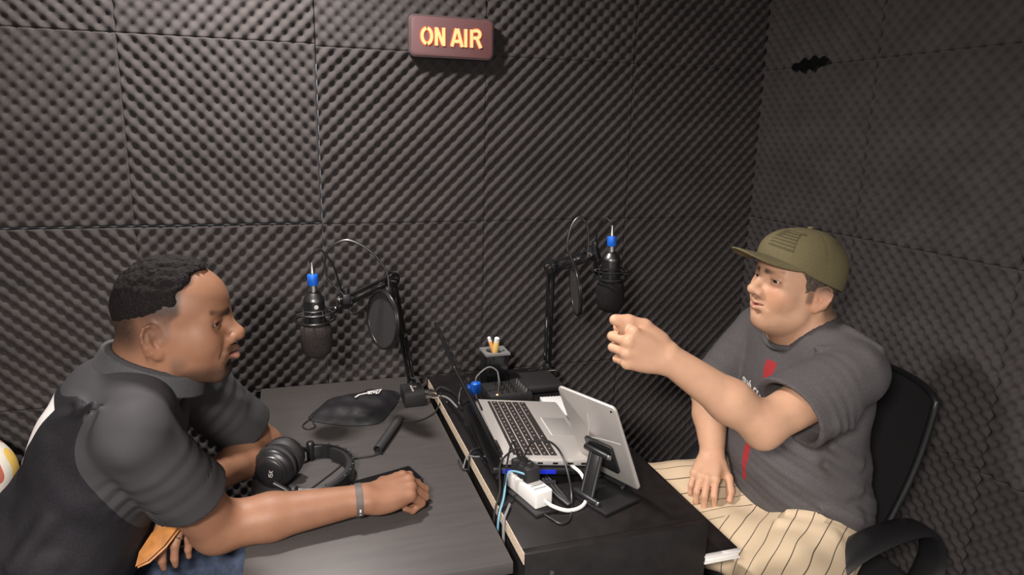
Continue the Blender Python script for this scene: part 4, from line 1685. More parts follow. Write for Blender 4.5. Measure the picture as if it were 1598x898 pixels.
cable('usb_cable', 'thick white cable looping from the laptop to the white power strip',
      [(0.557, 1.303, 0.797), (0.567, 1.286, 0.790), (0.577, 1.262, 0.782), (0.572, 1.215, RZ + 0.012), (0.545, 1.175, RZ + 0.0046), (0.508, 1.163, RZ + 0.0046), (0.476, 1.172, RZ + 0.014), (0.462, 1.182, RZ + 0.024)], 0.0040, 'white_plastic', 10)
cable('power_cable', 'black cable looping up beside the white cable near the laptop edge',
      [pcn + pdir * 0.0165 + Vector((0, 0, 0.088)) + pl * 0.006, (0.470, 1.285, 0.862), (0.505, 1.275, 0.862), (0.530, 1.262, 0.832), (0.535, 1.225, 0.785), (0.523, 1.185, RZ + 0.0035), (0.498, 1.135, RZ + 0.0028), (0.475, 1.125, RZ + 0.0028), (0.462, 1.150, RZ + 0.0028), (0.452, 1.175, RZ + 0.0028)], 0.0024, 'black_plastic')
for k, (lab, m, off, hh) in enumerate((('black cable arching over the desk seam from the power strip', 'black_plastic', 0.0, 0.060),
                                       ('thin black cable hanging beside the pale blue one at the desk seam', 'black_matte', 0.022, 0.045),
                                       ('pale blue cable dropping from the power strip into the desk seam', 'pale_blue', -0.006, 0.012))):
    s0 = pcn + pdir * (0.040 - 0.022 * k) + Vector((0, 0, 0.086 if k < 2 else 0.048)) + pl * 0.006
    cable('power_cable', lab, [s0, s0 + Vector((-0.012, -0.002, 0.012 + hh * 0.3)), Vector((0.405 - off * 0.3, 1.262 + off, RZ + 0.05 + hh * 0.35)), Vector((0.386, 1.225 + off, RZ + 0.020)),
                               Vector((0.3675, 1.200 + off, RZ - 0.020)), Vector((0.3675, 1.195 + off, RZ - 0.14))], 0.0022 if k < 2 else 0.0022, m)
cable('power_cable', 'grey-white flat plug lead lying over the desk edge at the seam', [(0.398, 1.215, RZ + 0.006), (0.384, 1.190, RZ + 0.006), (0.371, 1.168, RZ - 0.002), (0.3675, 1.155, RZ - 0.05)], 0.0030, 'grey_cable')
# black lever lying behind the strip
t = thing('cable_bundle', 'folded black cable bundle beside the white power strip', 'cable', (0.50, 1.26, RZ))
b = MB()
for k in range(3):
    o_ = 0.007 * k
    b.tube(smooth_path([(0.478 + o_, 1.300, RZ + 0.010), (0.486 + o_, 1.318, RZ + 0.016), (0.494 + o_, 1.290, RZ + 0.014), (0.502 + o_, 1.225, RZ + 0.008), (0.515 + o_ * 0.3, 1.180, RZ + 0.0045)], 8), 0.0042, 8)
b.build('cable_loop', M['black_plastic'], t)
b = MB().box((0.500, 1.262, RZ + 0.013), (0.034, 0.010, 0.014), 0.003, rot=Matrix.Rotation(-0.15, 3, 'Z'))
b.build('tie', M['black_matte'], t)
# cables along the seam behind the laptop
cable('power_cable', 'glossy black cable on the black desk left of the laptop lid', [(0.392, 1.78, RZ + 0.006), (0.400, 1.70, RZ + 0.005), (0.402, 1.58, RZ + 0.005), (0.398, 1.48, RZ + 0.005), (0.402, 1.38, RZ + 0.006), (0.430, 1.315, RZ + 0.010), (0.455, 1.300, RZ + 0.010)], 0.0040, 'black_gloss')
cable('audio_cable', 'thin grey cable crossing the pale desk edge at the seam', [(0.352, 1.430, LZ + 0.0020), (0.366, 1.448, RZ + 0.004), (0.385, 1.446, RZ + 0.0018), (0.412, 1.440, RZ + 0.0018)], 0.0016, 'grey_cable')
cable('audio_cable', 'black cable dropping over the desk seam beside the laptop', [(0.404, 1.47, RZ + 0.012), (0.375, 1.455, RZ + 0.008), (0.3685, 1.440, LZ - 0.03), (0.362, 1.42, LZ + 0.002), (0.350, 1.425, LZ + 0.0025), (0.350, 1.47, LZ + 0.0025), (0.3675, 1.50, LZ - 0.03)], 0.0024, 'black_matte')
# ------------------------------------------------------------------ pen cup, mixer, notepad, flat case
t = thing('pen_cup', 'black desk cup with a pale square rim holding pens', 'pen cup', (0.560, 1.890, RZ))
b = MB()
b.box((0.560, 1.890, RZ + 0.052), (0.070, 0.070, 0.104), 0.005)
b.build('cup_body', M['black_gloss'], t)
b = MB(Matrix.Translation((0.560, 1.890, RZ + 0.104)))
n = 40
vs, fs = [], []
for k in range(n):
    a = 2 * PI * k / n
    c_, s_ = math.cos(a), math.sin(a)
    q = 0.0378 / max(abs(c_), abs(s_))
    for r_, z_ in ((q, 0), (q, 0.006), (0.0265, 0.006), (0.0245, -0.006)):
        vs.append((r_ * c_, r_ * s_, z_))
for k in range(n):
    k2 = (k + 1) % n
    for j in range(3):
        fs.append((k * 4 + j, k2 * 4 + j, k2 * 4 + j + 1, k * 4 + j + 1))
b.add(vs, fs)
b.build('rim', M['grey_cable'], t, angle=30)
for nm, lab, m, dx_, dy_, tx, ty, h_, r_ in (('highlighter', 'yellow highlighter standing in the black pen cup', 'yellow', 0.003, -0.006, 0.002, -0.01, 0.154, 0.0085),
                                             ('pencil', 'orange pencil leaning left in the black pen cup', 'orange', -0.010, 0.0, -0.014, 0.004, 0.152, 0.0058),
                                             ('pen', 'dark thin pen standing behind the yellow highlighter', 'black_plastic', -0.004, 0.008, -0.004, 0.012, 0.156, 0.0032)):
    p0 = Vector((0.560 + dx_ * 0.4, 1.890 + dy_ * 0.4, RZ + 0.1045))
    p1 = p0 + Vector((tx, ty, h_ - 0.1045)) * 1.0
    tt = thing(nm, lab, 'pen', p0, 'pens in the cup')
    d_ = (p1 - p0).normalized()
    MB().lathe([(0, 0), (r_, 0), (r_, (p1 - p0).length * 0.70), (r_ * 0.92, (p1 - p0).length * 0.72), (0, (p1 - p0).length * 0.72)], p0, d_, 14).build('barrel', M[m], tt)
    MB().lathe([(0, 0), (r_ * 0.95, 0), (r_ * 0.9, 0.012), (r_ * 0.5, 0.0145), (0, 0.0145)], p0 + d_ * (p1 - p0).length * 0.71, d_, 14).build('cap', M['paper' if nm != 'pen' else 'black_plastic'], tt)

t = thing('audio_mixer', 'small dark audio mixer with pale knobs beside the pen cup', 'mixer', (0.56, 1.78, RZ))
mx = MB().box((0.562, 1.775, RZ + 0.018), (0.125, 0.110, 0.032), 0.004).build('casing', M['black_matte'], t)
for k in range(5):
    MB().lathe([(0, 0), (0.0052, 0), (0.0042, 0.011), (0, 0.011)], (0.608 - 0.0005 * k, 1.735 + k * 0.019, RZ + 0.034), (0, 0, 1), 14).build('knob', M['steel'], mx)
for j in range(3):
    for k in range(4):
        MB().lathe([(0, 0), (0.0046, 0), (0.0036, 0.010), (0, 0.010)], (0.535 + j * 0.02, 1.738 + k * 0.022, RZ + 0.034), (0, 0, 1), 12).build('knob', M['dark_steel'], mx)
MB().lathe([(0, 0), (0.0032, 0), (0.002, 0.002), (0, 0.0025)], (0.5215, 1.728, RZ + 0.034), (0, 0, 1), 12).build('indicator_light', M['led_orange'], mx)
t = thing('cable_connector', 'blue cable connector plugged in behind the laptop screen', 'connector', (0.495, 1.760, RZ))
b = MB()
b.lathe([(0, 0), (0.0125, 0), (0.0145, 0.004), (0.0145, 0.026), (0.011, 0.030), (0, 0.030)], (0.466, 1.745, RZ + 0.040), (-0.05, 0.1, 1), 20)
b.build('sleeve', M['blue'], t)
MB().lathe([(0, 0), (0.0062, 0), (0.0080, 0.038), (0, 0.038)], (0.468, 1.742, RZ + 0.002), (-0.05, 0.1, 1), 16).build('barrel', M['steel'], t)
b = MB()
b.tube(smooth_path([(0.464, 1.748, RZ + 0.068), (0.470, 1.752, RZ + 0.086), (0.505, 1.765, RZ + 0.104), (0.530, 1.765, RZ + 0.092), (0.535, 1.760, RZ + 0.070)], 8), 0.0022, 8)
b.build('lead', M['grey_cable'], t)
MB().lathe([(0, 0), (0.0042, 0), (0.0042, 0.030), (0.003, 0.036), (0, 0.036)], (0.535, 1.759, RZ + 0.034), (0, 0, 1), 12).build('jack_plug', M['steel'], t)
t = thing('cable_connector', 'silver cable connector behind the black laptop lid', 'connector', (0.444, 1.79, RZ))
MB().lathe([(0, 0), (0.0085, 0), (0.0085, 0.030), (0.006, 0.034), (0, 0.036)], (0.432, 1.772, RZ + 0.050), (0.55, 0.35, 0.35), 16).build('barrel', M['chrome'], t)
MB().tube(smooth_path([(0.434, 1.773, RZ + 0.051), (0.424, 1.764, RZ + 0.040), (0.418, 1.75, RZ + 0.012), (0.42, 1.72, RZ + 0.004)], 8), 0.003, 8).build('lead', M['black_plastic'], t)

t = thing('notepad', 'small white spiral notepad behind the laptop near the tablet', 'notepad', (0.655, 1.68, RZ))
NR = Matrix.Rotation(math.radians(-6), 3, 'Z')
MB().box((0.686, 1.662, RZ + 0.007), (0.085, 0.135, 0.012), 0.001, rot=NR).build('page_block', M['paper'], t)
b = MB()
for k in range(9):
    p = Vector((0.686, 1.662, RZ + 0.008)) + NR @ Vector((-0.036 + 0.009 * k, 0.0665, 0))
    b.torus(p, NR @ Vector((1, 0, 0)), 0.0062, 0.0009, 14, 5)
b.build('spiral', M['dark_steel'], t)
t = thing('flat_case', 'flat black case lying at the foot of the right mic stand', 'case', (0.68, 1.86, RZ))
MB().box((0.672, 1.850, RZ + 0.013), (0.150, 0.130, 0.024), 0.008, seg=3).build('case_body', M['black_matte'], t)
MB().box((0.672, 1.850, RZ + 0.0135), (0.152, 0.132, 0.002), 0.0008).build('zipper', M['black_plastic'], t)

# ------------------------------------------------------------------ chairs
t = thing('office_chair', 'black mesh-backed office chair under the man in the grey shirt', 'chair', (1.20, 1.31, 0))


def back_pt(u, v, d=0):
    w = 0.195 + 0.022 * v
    a = (u - 0.5) * 2
    # rounded corners on top
    y = 1.355 + a * w
    z = 0.55 + 0.385 * v - 0.022 * (abs(a) ** 6) * v
    x = 1.372 + 0.085 * v - 0.045 * a * a + 0.02 * math.sin(v * PI)
    return Vector((x + d, y, z))


b = MB()
b.grid(lambda u, v: back_pt(u, v, 0), 24, 20)
b.grid(lambda u, v: back_pt(u, v, 0.014), 24, 20)
ed = []
for k in range(20):
    ed.append((0, k / 19))
for k in range(1, 24):
    ed.append((k / 23, 1))
for k in range(18, -1, -1):
    ed.append((1, k / 19))
for k in range(22, 0, -1):
    ed.append((k / 23, 0))
br = b.build('backrest', M['chair_fabric'], t)
MB().tube([back_pt(u, v, 0.007) for u, v in ed], 0.0092, 10, closed=True).build('back_frame', M['black_plastic'], br)
b = MB()
b.box((1.165, 1.325, 0.455), (0.46, 0.48, 0.07), 0.03, seg=4)
b.build('seat', M['chair_fabric'], t)
MB().tube(smooth_path([(1.20, 1.325, 0.405), (1.36, 1.335, 0.40), (1.425, 1.343, 0.45), (1.425, 1.345, 0.62), (1.43, 1.345, 0.74)], 8), 0.018, 10).build('back_support', M['black_plastic'], t)
for s, y in ((-1, 1.055), (1, 1.600)):
    P = smooth_path([(1.22, 1.325 + s * 0.20, 0.412), (1.26, y, 0.43), (1.35, y, 0.48), (1.385, y, 0.57), (1.34, y, 0.645), (1.24, y, 0.650), (1.13, y, 0.615), (1.06, y, 0.55), (1.05, y, 0.48), (1.10, y, 0.43), (1.18, 1.325 + s * 0.20, 0.412)], 8)
    vs, fs = [], []
    b = MB()
    n = len(P)
    prof = [(0.018 * math.cos(2 * PI * k / 12) * 2.1, 0.012 * math.sin(2 * PI * k / 12)) for k in range(12)]
    for i in range(n):
        d = (P[min(i + 1, n - 1)] - P[max(i - 1, 0)]).normalized()
        yv = Vector((0, 1, 0)) - d * d.y
        yv = yv.normalized() if yv.length > 0.2 else Vector((0, 0, 1))
        w_ = d.cross(yv)
        for p0, p1 in prof:
            vs.append(P[i] + yv * p0 + w_ * p1)
    for i in range(n - 1):
        for k in range(12):
            k2 = (k + 1) % 12
            fs.append((i * 12 + k, i * 12 + k2, i * 12 + 12 + k2, i * 12 + 12 + k))
    b.add(vs, fs)
    b.build('armrest', M['black_plastic'], t)
b = MB()
b.cyl((1.20, 1.325, 0.10), (1.20, 1.325, 0.42), 0.025, 0.025, 18)
b.build('gas_post', M['dark_steel'], t)
for k in range(5):
    a = 2 * PI * k / 5 + 0.3
    d = Vector((math.cos(a), math.sin(a), 0))
    lg = MB().tube([Vector((1.20, 1.325, 0.12)), Vector((1.20, 1.325, 0.10)) + d * 0.16, Vector((1.20, 1.325, 0.075)) + d * 0.27], [0.022, 0.018, 0.013], 10).build('base_leg', M['black_plastic'], t)
    w = Vector((1.20, 1.325, 0.03)) + d * 0.275
    sd_ = Vector((-d.y, d.x, 0))
    MB().cyl(w - sd_ * 0.012, w + sd_ * 0.012, 0.030, 0.030, 18, 0.003).build('castor', M['black_plastic'], lg)

t = thing('chair', 'dark padded chair under the man in the black shirt', 'chair', (-0.52, 1.285, 0))
MB().box((-0.50, 1.285, 0.445), (0.44, 0.44, 0.07), 0.03, seg=4).build('seat', M['chair_fabric'], t)
MB().box((-0.80, 1.285, 0.73), (0.04, 0.40, 0.34), 0.018, rot=Matrix.Rotation(-0.12, 3, 'Y'), seg=3).build('backrest', M['chair_fabric'], t)
for s in (-1, 1):
    MB().tube([(-0.69, 1.285 + s * 0.19, 0.0), (-0.70, 1.285 + s * 0.19, 0.42), (-0.805, 1.285 + s * 0.17, 0.85)], 0.012, 10).build('rear_leg', M['black_metal'], t)
    MB().tube([(-0.31, 1.285 + s * 0.19, 0.0), (-0.31, 1.285 + s * 0.19, 0.42)], 0.012, 10).build('front_leg', M['black_metal'], t)
# ------------------------------------------------------------------ people
def cloth_mat(name, base, layers=(), rough=0.85, noise=(260, 0.18), bump=(900, 0.25, 0.001), coarse=None, sheen=0.0):
    """layers: (attribute, colour, threshold); where the attribute is below the threshold the colour shows"""
    m = mat(name, base, rough, spec=0.2, noise=noise, bump=bump, sheen=sheen)
    nt = m.node_tree
    b = nt.nodes['Principled BSDF']
    src = b.inputs['Base Color'].links[0].from_socket if b.inputs['Base Color'].links else None
    for an, colr, th in layers:
        at = nt.nodes.new('ShaderNodeAttribute')
        at.attribute_name = an
        lt = nt.nodes.new('ShaderNodeMath')
        lt.operation = 'LESS_THAN'
        lt.inputs[1].default_value = th
        nt.links.new(at.outputs['Fac'], lt.inputs[0])
        mx = nt.nodes.new('ShaderNodeMix')
        mx.data_type = 'RGBA'
        mx.inputs['B'].default_value = tuple(colr) + (1,)
        nt.links.new(lt.outputs['Value'], mx.inputs['Factor'])
        nt.links.new(src, mx.inputs['A'])
        src = mx.outputs['Result']
    nt.links.new(src, b.inputs['Base Color'])
    return m


M['sclera_l'] = mat('eye_white_warm', (0.30, 0.24, 0.20), 0.35)
M['sclera_r'] = mat('eye_white', (0.55, 0.50, 0.46), 0.25)
M['iris'] = mat('brown_iris', (0.035, 0.018, 0.010), 0.15)
M['pupil'] = mat('pupil', (0.004, 0.004, 0.004), 0.1)
M['skin_l'] = skin_mat('brown_skin', (0.250, 0.124, 0.072), (0.34, 0.155, 0.125), (0.012, 0.009, 0.008), 0.52)
M['skin_r'] = skin_mat('light_skin', (0.62, 0.365, 0.235), (0.52, 0.22, 0.17), (0.075, 0.050, 0.035), 0.48, 0.08)
M['hair_l'] = mat('black_curly_hair', (0.009, 0.007, 0.007), 0.8, spec=0.15, noise=(220, 0.5), bump=(260, 0.9, 0.004))
M['hair_r'] = mat('grey_brown_hair', (0.085, 0.062, 0.048), 0.6, noise=(260, 0.5), bump=(300, 0.8, 0.003))
M['shirt_l'] = cloth_mat('charcoal_and_black_knit', (0.014, 0.013, 0.016), [('charcoal', (0.042, 0.0405, 0.043), 0.0), ('print', (0.62, 0.59, 0.57), 0.0)], 0.72)
M['collar_l'] = mat('charcoal_collar', (0.048, 0.048, 0.051), 0.8, noise=(300, 0.15), bump=(900, 0.3, 0.001))
M['jeans'] = mat('blue_denim', (0.022, 0.034, 0.062), 0.85, noise=(70, 0.45), bump=(800, 0.3, 0.001))
M['shirt_r'] = cloth_mat('grey_heather_knit', (0.098, 0.091, 0.094), [('tie', (0.36, 0.035, 0.040), 0.0)], 0.9, noise=(420, 0.22))
M['rib_r'] = mat('grey_rib_knit', (0.090, 0.084, 0.087), 0.9, noise=(420, 0.2), bump=(900, 0.3, 0.001))
M['cap'] = mat('olive_cotton', (0.150, 0.126, 0.060), 0.85, noise=(300, 0.12), bump=(900, 0.35, 0.001))
M['cap_dark'] = mat('olive_thread', (0.088, 0.075, 0.036), 0.85)


def dist_cone(P, a, b):
    a, b = V3(a), V3(b)
    ba = b - a
    t = np.clip(((P - a) @ ba) / (ba @ ba), 0, 1)
    return np.linalg.norm(P - a - t[:, None] * ba, axis=1), t


def face_masks(P, H, hairline, beard, brow_w=0.0065, lips=1.0, flush=0.5, eye=1.0, mo=0.0):
    l = H.loc(P)
    x, y, z = l[:, 0], l[:, 1], l[:, 2]
    ay = np.abs(y)
    face = (np.linalg.norm(l - np.array([0.0, 0, 0.02]), axis=1) < 0.17)
    up, _ = dist_cone(np.stack([x, ay, z], 1), (0.1045 + mo, 0.0, -0.0370), (0.0885 + mo * 0.6, 0.0225, -0.0415))
    lo, _ = dist_cone(np.stack([x, ay, z], 1), (0.1035 + mo, 0.0, -0.0485), (0.0885 + mo * 0.6, 0.0205, -0.0430))
    lip = np.maximum(sstep(-up, -0.0068 * lips, -0.0045 * lips), sstep(-lo, -0.0082 * lips, -0.0058 * lips)) * (x > 0.084)
    br, tt = dist_cone(np.stack([x, ay, z], 1), (0.0945, 0.013, 0.0395), (0.0735, 0.046, 0.0440))
    brow = sstep(-br, -brow_w * 1.5, -brow_w * 0.8) * (x > 0.055) * 0.95
    hair = np.maximum(brow, np.maximum(hairline(x, ay, z), beard(x, ay, z)))
    # eye lids' rim
    tl_ = rotz(0.34) @ rotx(-0.07)
    q_ = (np.stack([x, ay, z], 1) - (np.array((0.0735, 0.032, 0.0205)) + tl_ @ np.array((0.0150, 0.0, 0.0002)))) @ tl_
    kk = np.sqrt((q_[:, 1] / 0.0132) ** 2 + (q_[:, 2] / (0.0046 * eye)) ** 2)
    lash = sstep(-np.abs(kk - 1.05), -0.30, -0.10) * (q_[:, 0] > -0.012) * (x > 0.06) * np.where(q_[:, 2] > 0, 0.85, 0.35)
    hair = np.maximum(hair, lash)
    hair = np.where(lip > 0.3, np.minimum(hair, 0.1), hair)
    fl = np.maximum(0, 1 - np.linalg.norm(np.stack([x - 0.075, ay - 0.045, z + 0.012], 1), axis=1) / 0.035) * flush
    fl = np.maximum(fl, (np.linalg.norm(np.stack([x + 0.012, ay - 0.082, z], 1), axis=1) < 0.036) * flush * 0.6)
    return {'lip': lip * face, 'hair': hair * face, 'flush': fl * face}


# ================================================================== the man in the black and charcoal shirt
yaw, pit = -0.12, -0.04
hx = (math.cos(yaw) * math.cos(pit), math.sin(yaw) * math.cos(pit), math.sin(pit))
hz = (-math.cos(yaw) * math.sin(pit), -math.sin(yaw) * math.sin(pit), math.cos(pit))
HL = Frame((-0.207, 1.285, 1.160), hx, hz, 0.94)
N_ = (-0.268, 1.285, 1.070)
rsh, lsh = (-0.252, 1.130, 1.035), (-0.225, 1.440, 1.025)
rel, rwr = (-0.160, 1.258, 0.780), (0.112, 1.272, 0.789)
lel, lwr = (-0.090, 1.575, 0.787), (-0.195, 1.340, 0.826)
rib, bel, pel = (-0.330, 1.285, 0.945), (-0.415, 1.285, 0.775), (-0.480, 1.285, 0.575)
sp = V3(N_) - V3(pel)
sp /= np.linalg.norm(sp)
TX = np.cross(np.array([0, 1, 0]), sp)            # chest direction
TM_ = np.stack([TX, [0, 1, 0], sp], 1)

F = Field([(-0.64, -0.34, 0.008), (-0.34, -0.03, 0.0026), (-0.03, 0.08, 0.004), (0.08, 0.31, 0.0024)],
          [(1.03, 1.15, 0.006), (1.15, 1.40, 0.0026), (1.40, 1.66, 0.006)],
          [(0.38, 0.73, 0.010), (0.73, 0.86, 0.0026), (0.86, 1.03, 0.006), (1.03, 1.31, 0.0026)])
add_head(F, HL, dict(nose_w=1.30, lips=1.22, face_w=1.03, jaw_w=1.02, mouth_open=0.5, brow=1.1, eye_open=0.85, chin_up=0.004, mouth_out=0.0045, chin_out=-0.004))
F.add(cone(HL.p((-0.022, 0, -0.005)), N_, 0.060, 0.066), 0.03)
F.add(cone(HL.p((0.012, 0, -0.06)), V3(N_) + V3((0.035, 0, 0.01)), 0.042, 0.05), 0.03)
F.add(cone(N_, V3(rsh) + V3((0, 0.01, -0.006)), 0.050, 0.043), 0.02)
F.add(cone(N_, V3(lsh) + V3((0, -0.01, -0.006)), 0.050, 0.045), 0.02)
F.add(ell(rib, (0.090, 0.130, 0.16), TM_), 0.03)
F.add(ell(bel, (0.110, 0.145, 0.15), TM_), 0.04)
F.add(ell(pel, (0.120, 0.165, 0.12)), 0.04)
F.add(cone(rsh, rel, 0.046, 0.047), 0.015)
F.add(cone(lsh, lel, 0.047, 0.043), 0.015)
relv, rwrv = V3(rel), V3(rwr)
F.add(cone(rel, relv + (rwrv - relv) * 0.35, 0.045, 0.044), 0.018)
F.add(cone(relv + (rwrv - relv) * 0.35, rwr, 0.044, 0.0285), 0.015)
F.add(ell(relv + (rwrv - relv) * 0.97, (0.03, 0.031, 0.024)), 0.012)
lelv, lwrv = V3(lel), V3(lwr)
F.add(cone(lel, lelv + (lwrv - lelv) * 0.35, 0.042, 0.0435), 0.015)
F.add(cone(lelv + (lwrv - lelv) * 0.35, lwr, 0.0435, 0.0285), 0.015)
for s in (-1, 1):
    F.add(cone((-0.47, 1.285 + s * 0.09, 0.555), (-0.165, 1.285 + s * 0.105, 0.575), 0.080, 0.056), 0.03)
    F.add(cone((-0.16, 1.285 + s * 0.105, 0.575), (-0.135, 1.285 + s * 0.108, 0.42), 0.056, 0.046), 0.02)
# right fist resting on the phone
tipsR, LR = add_hand(F, rwr, (0.965, 0.245, 0.060), ((-0.2, 1, 0.10), (0.0, -0.30, 1)),
                     [(42, 92, 50), (46, 96, 55), (48, 100, 58), (48, 104, 62)],
                     [(0.82, 0.60, -0.10), (0.98, 0.16, -0.12), (0.98, -0.02, -0.08)], 1.08)
# left hand hanging in front of the lap
tipsL, LL = add_hand(F, lwr, (-0.42, -0.78, -0.36), ((-0.85, 0.45, 0.1), (-0.1, -0.35, 0.9)),
                     [(38, 32, 18), (36, 30, 18), (34, 30, 16), (32, 28, 16)],
                     [(0.6, 0.75, -0.35), (0.85, 0.35, -0.45), (0.95, 0.1, -0.35)], 0.95, spread=0.05)


def hl_left(x, ay, z):
    front = 0.014 + 0.016 * sstep(z, 0.03, 0.05) + 0.016 * sstep(z, 0.085, 0.10) + 0.024 * sstep(z, 0.110, 0.125)
    m = sstep(front - x, -0.006, 0.006) * (0.45 * sstep(z, -0.015, 0.012) + 0.5 * sstep(z, 0.020, 0.060))
    nape = sstep(-0.012 - x, -0.004, 0.05) * sstep(z, -0.060, 0.010) * 0.9
    return np.maximum(m * 0.92, nape)


def beard_left(x, ay, z):
    chin = sstep(x, 0.060, 0.080) * sstep(-z, 0.052, 0.062) * sstep(-ay, -0.042, -0.022)
    must = 0.8 * sstep(x, 0.078, 0.088) * sstep(-z, 0.0235, 0.030) * sstep(-ay, -0.038, -0.022) * sstep(z, -0.043, -0.036)
    side = 0.8 * sstep(x, 0.068, 0.080) * sstep(-z, 0.032, 0.046) * sstep(ay, 0.017, 0.026) * sstep(-ay, -0.040, -0.029)
    jaw = 0.78 * sstep(-z, 0.045, 0.075) * sstep(x, 0.0, 0.03) * sstep(-x, -0.11, -0.09)
    jaw2 = 0.5 * sstep(-z, 0.02, 0.05) * sstep(x, 0.004, 0.02) * (ay > 0.03) * sstep(-x, -0.05, -0.02)
    neck = 0.25 * sstep(-z, 0.085, 0.10) * (x > 0.02)
    return np.maximum.reduce([chin * 0.95, must * 0.9, side * 0.85, jaw, jaw2, neck])


man_l = person_mesh(F, HL, (1.0, -0.22, -0.04), [M['skin_l'], M['sclera_l'], M['iris'], M['pupil']],
                    lambda P: face_masks(P, HL, hl_left, beard_left, 0.0075, 1.2, 0.25, 0.85, 0.0045))
tag(man_l, 'bearded man in a black and charcoal shirt leaning on the grey desk', 'person')

# hair
Fh = Field([(-0.34, -0.08, 0.0027)], [(1.17, 1.40, 0.0027)], [(1.13, 1.33, 0.0027)])
Fh.add(HL.ell((-0.003, 0, 0.045), (0.102, 0.0815, 0.0955)), 0.005)
Fh.add(HL.ell((0.034, 0, 0.062), (0.052, 0.062, 0.056)), 0.02)
gx = (Fh.ax[0][:, None, None], Fh.ax[1][None, :, None], Fh.ax[2][None, None, :])
MT = HL.M / HL.s
lx = (gx[0] - HL.o[0]) * MT[0, 0] + (gx[1] - HL.o[1]) * MT[1, 0] + (gx[2] - HL.o[2]) * MT[2, 0]
ly_ = (gx[0] - HL.o[0]) * MT[0, 1] + (gx[1] - HL.o[1]) * MT[1, 1] + (gx[2] - HL.o[2]) * MT[2, 1]
lz_ = (gx[0] - HL.o[0]) * MT[0, 2] + (gx[1] - HL.o[1]) * MT[1, 2] + (gx[2] - HL.o[2]) * MT[2, 2]
curl = noise3((lx, ly_, lz_), 620, 3, 14)
curl2 = noise3((lx, ly_, lz_), 260, 5, 10)
top = sstep(lz_, 0.05, 0.12)
frontL = 0.018 + 0.014 * sstep(lz_, 0.03, 0.05) + 0.016 * sstep(lz_, 0.085, 0.10) + 0.026 * sstep(lz_, 0.110, 0.128) + 0.002 * curl2
lower = 0.030 - 0.050 * sstep(-lx, 0.015, 0.085) + 0.004 * curl2
thin = (1 - sstep(lz_ + 0.55 * np.maximum(0, -lx), 0.034, 0.095)) * 0.0078
thin = np.maximum(thin, 0.0085 * (1 - sstep(frontL - lx, 0.0, 0.016)) * (lz_ < 0.118))
Fh.v = np.maximum(Fh.v + thin - (0.0017 * curl + 0.0016 * curl2) * (0.25 + 0.75 * top), np.maximum((lx - frontL) * 0.8, (lower - lz_) * 0.8)).astype(np.float32)
P, Q = Fh.extract(0)
hair = link_mesh('hair', np_mesh('hair', P, Q), M['hair_l'], man_l, None, True, None)

# shirt
F = Field([(-0.68, 0.02, 0.0036)], [(1.02, 1.62, 0.0036)], [(0.50, 1.17, 0.0036)])
hemR = V3(rsh) + (V3(rel) - V3(rsh)) * 0.60
hemL = V3(lsh) + (V3(lel) - V3(lsh)) * 0.72
dR = (V3(rel) - V3(rsh)) / np.linalg.norm(V3(rel) - V3(rsh))
dL = (V3(lel) - V3(lsh)) / np.linalg.norm(V3(lel) - V3(lsh))
F.add(cone(N_, rsh, 0.060, 0.058), 0.02)
F.add(cone(N_, lsh, 0.060, 0.062), 0.02)
F.add(cone(V3(N_) + V3((-0.055, 0, -0.03)), V3(rsh) + V3((-0.05, 0.03, -0.03)), 0.052, 0.045), 0.03)
F.add(cone(V3(N_) + V3((-0.055, 0, -0.03)), V3(lsh) + V3((-0.05, -0.03, -0.03)), 0.052, 0.045), 0.03)
F.add(ell(rib, (0.118, 0.158, 0.185), TM_), 0.03)
F.add(ell(bel, (0.130, 0.162, 0.175), TM_), 0.04)
F.add(ell(V3(pel) + V3((0, 0, 0.02)), (0.140, 0.185, 0.14)), 0.05)
F.add(clip(cone(rsh, V3(rsh) + dR * 0.30, 0.059, 0.072), hemR, dR), 0.012)
F.add(clip(cone(lsh, V3(lsh) + dL * 0.30, 0.062, 0.066), hemL, dL), 0.010)
# folds
fold_r = random.Random(11)
for (a, b, r_, k_) in ( ((-0.385, 1.145, 0.90), (-0.44, 1.135, 0.83), 0.006, 0.03),
                       ((-0.385, 1.14, 0.83), (-0.47, 1.135, 0.75), 0.006, 0.03), ((-0.385, 1.14, 0.76), (-0.53, 1.15, 0.70), 0.008, 0.03),
                       ((-0.385, 1.135, 0.70), (-0.52, 1.14, 0.64), 0.008, 0.03), ((-0.37, 1.20, 1.04), (-0.30, 1.12, 1.095), 0.006, 0.02),
                       ((-0.36, 1.23, 1.065), (-0.33, 1.16, 1.085), 0.005, 0.02), ((-0.20, 1.40, 1.02), (-0.12, 1.47, 0.94), 0.006, 0.02)):
    F.add(cone(a, b, r_), k_)
F.cut(lambda X, Y, Z: (-(X - pel[0]) * sp[0] - (Z - 0.545) * sp[2]) + 0 * Y, 0.004)
F.warp(lambda X, Y, Z: 0.0022 * noise3((X, Y, Z), 42, 21, 10) + 0.0010 * noise3((X, Y, Z), 110, 22, 10))


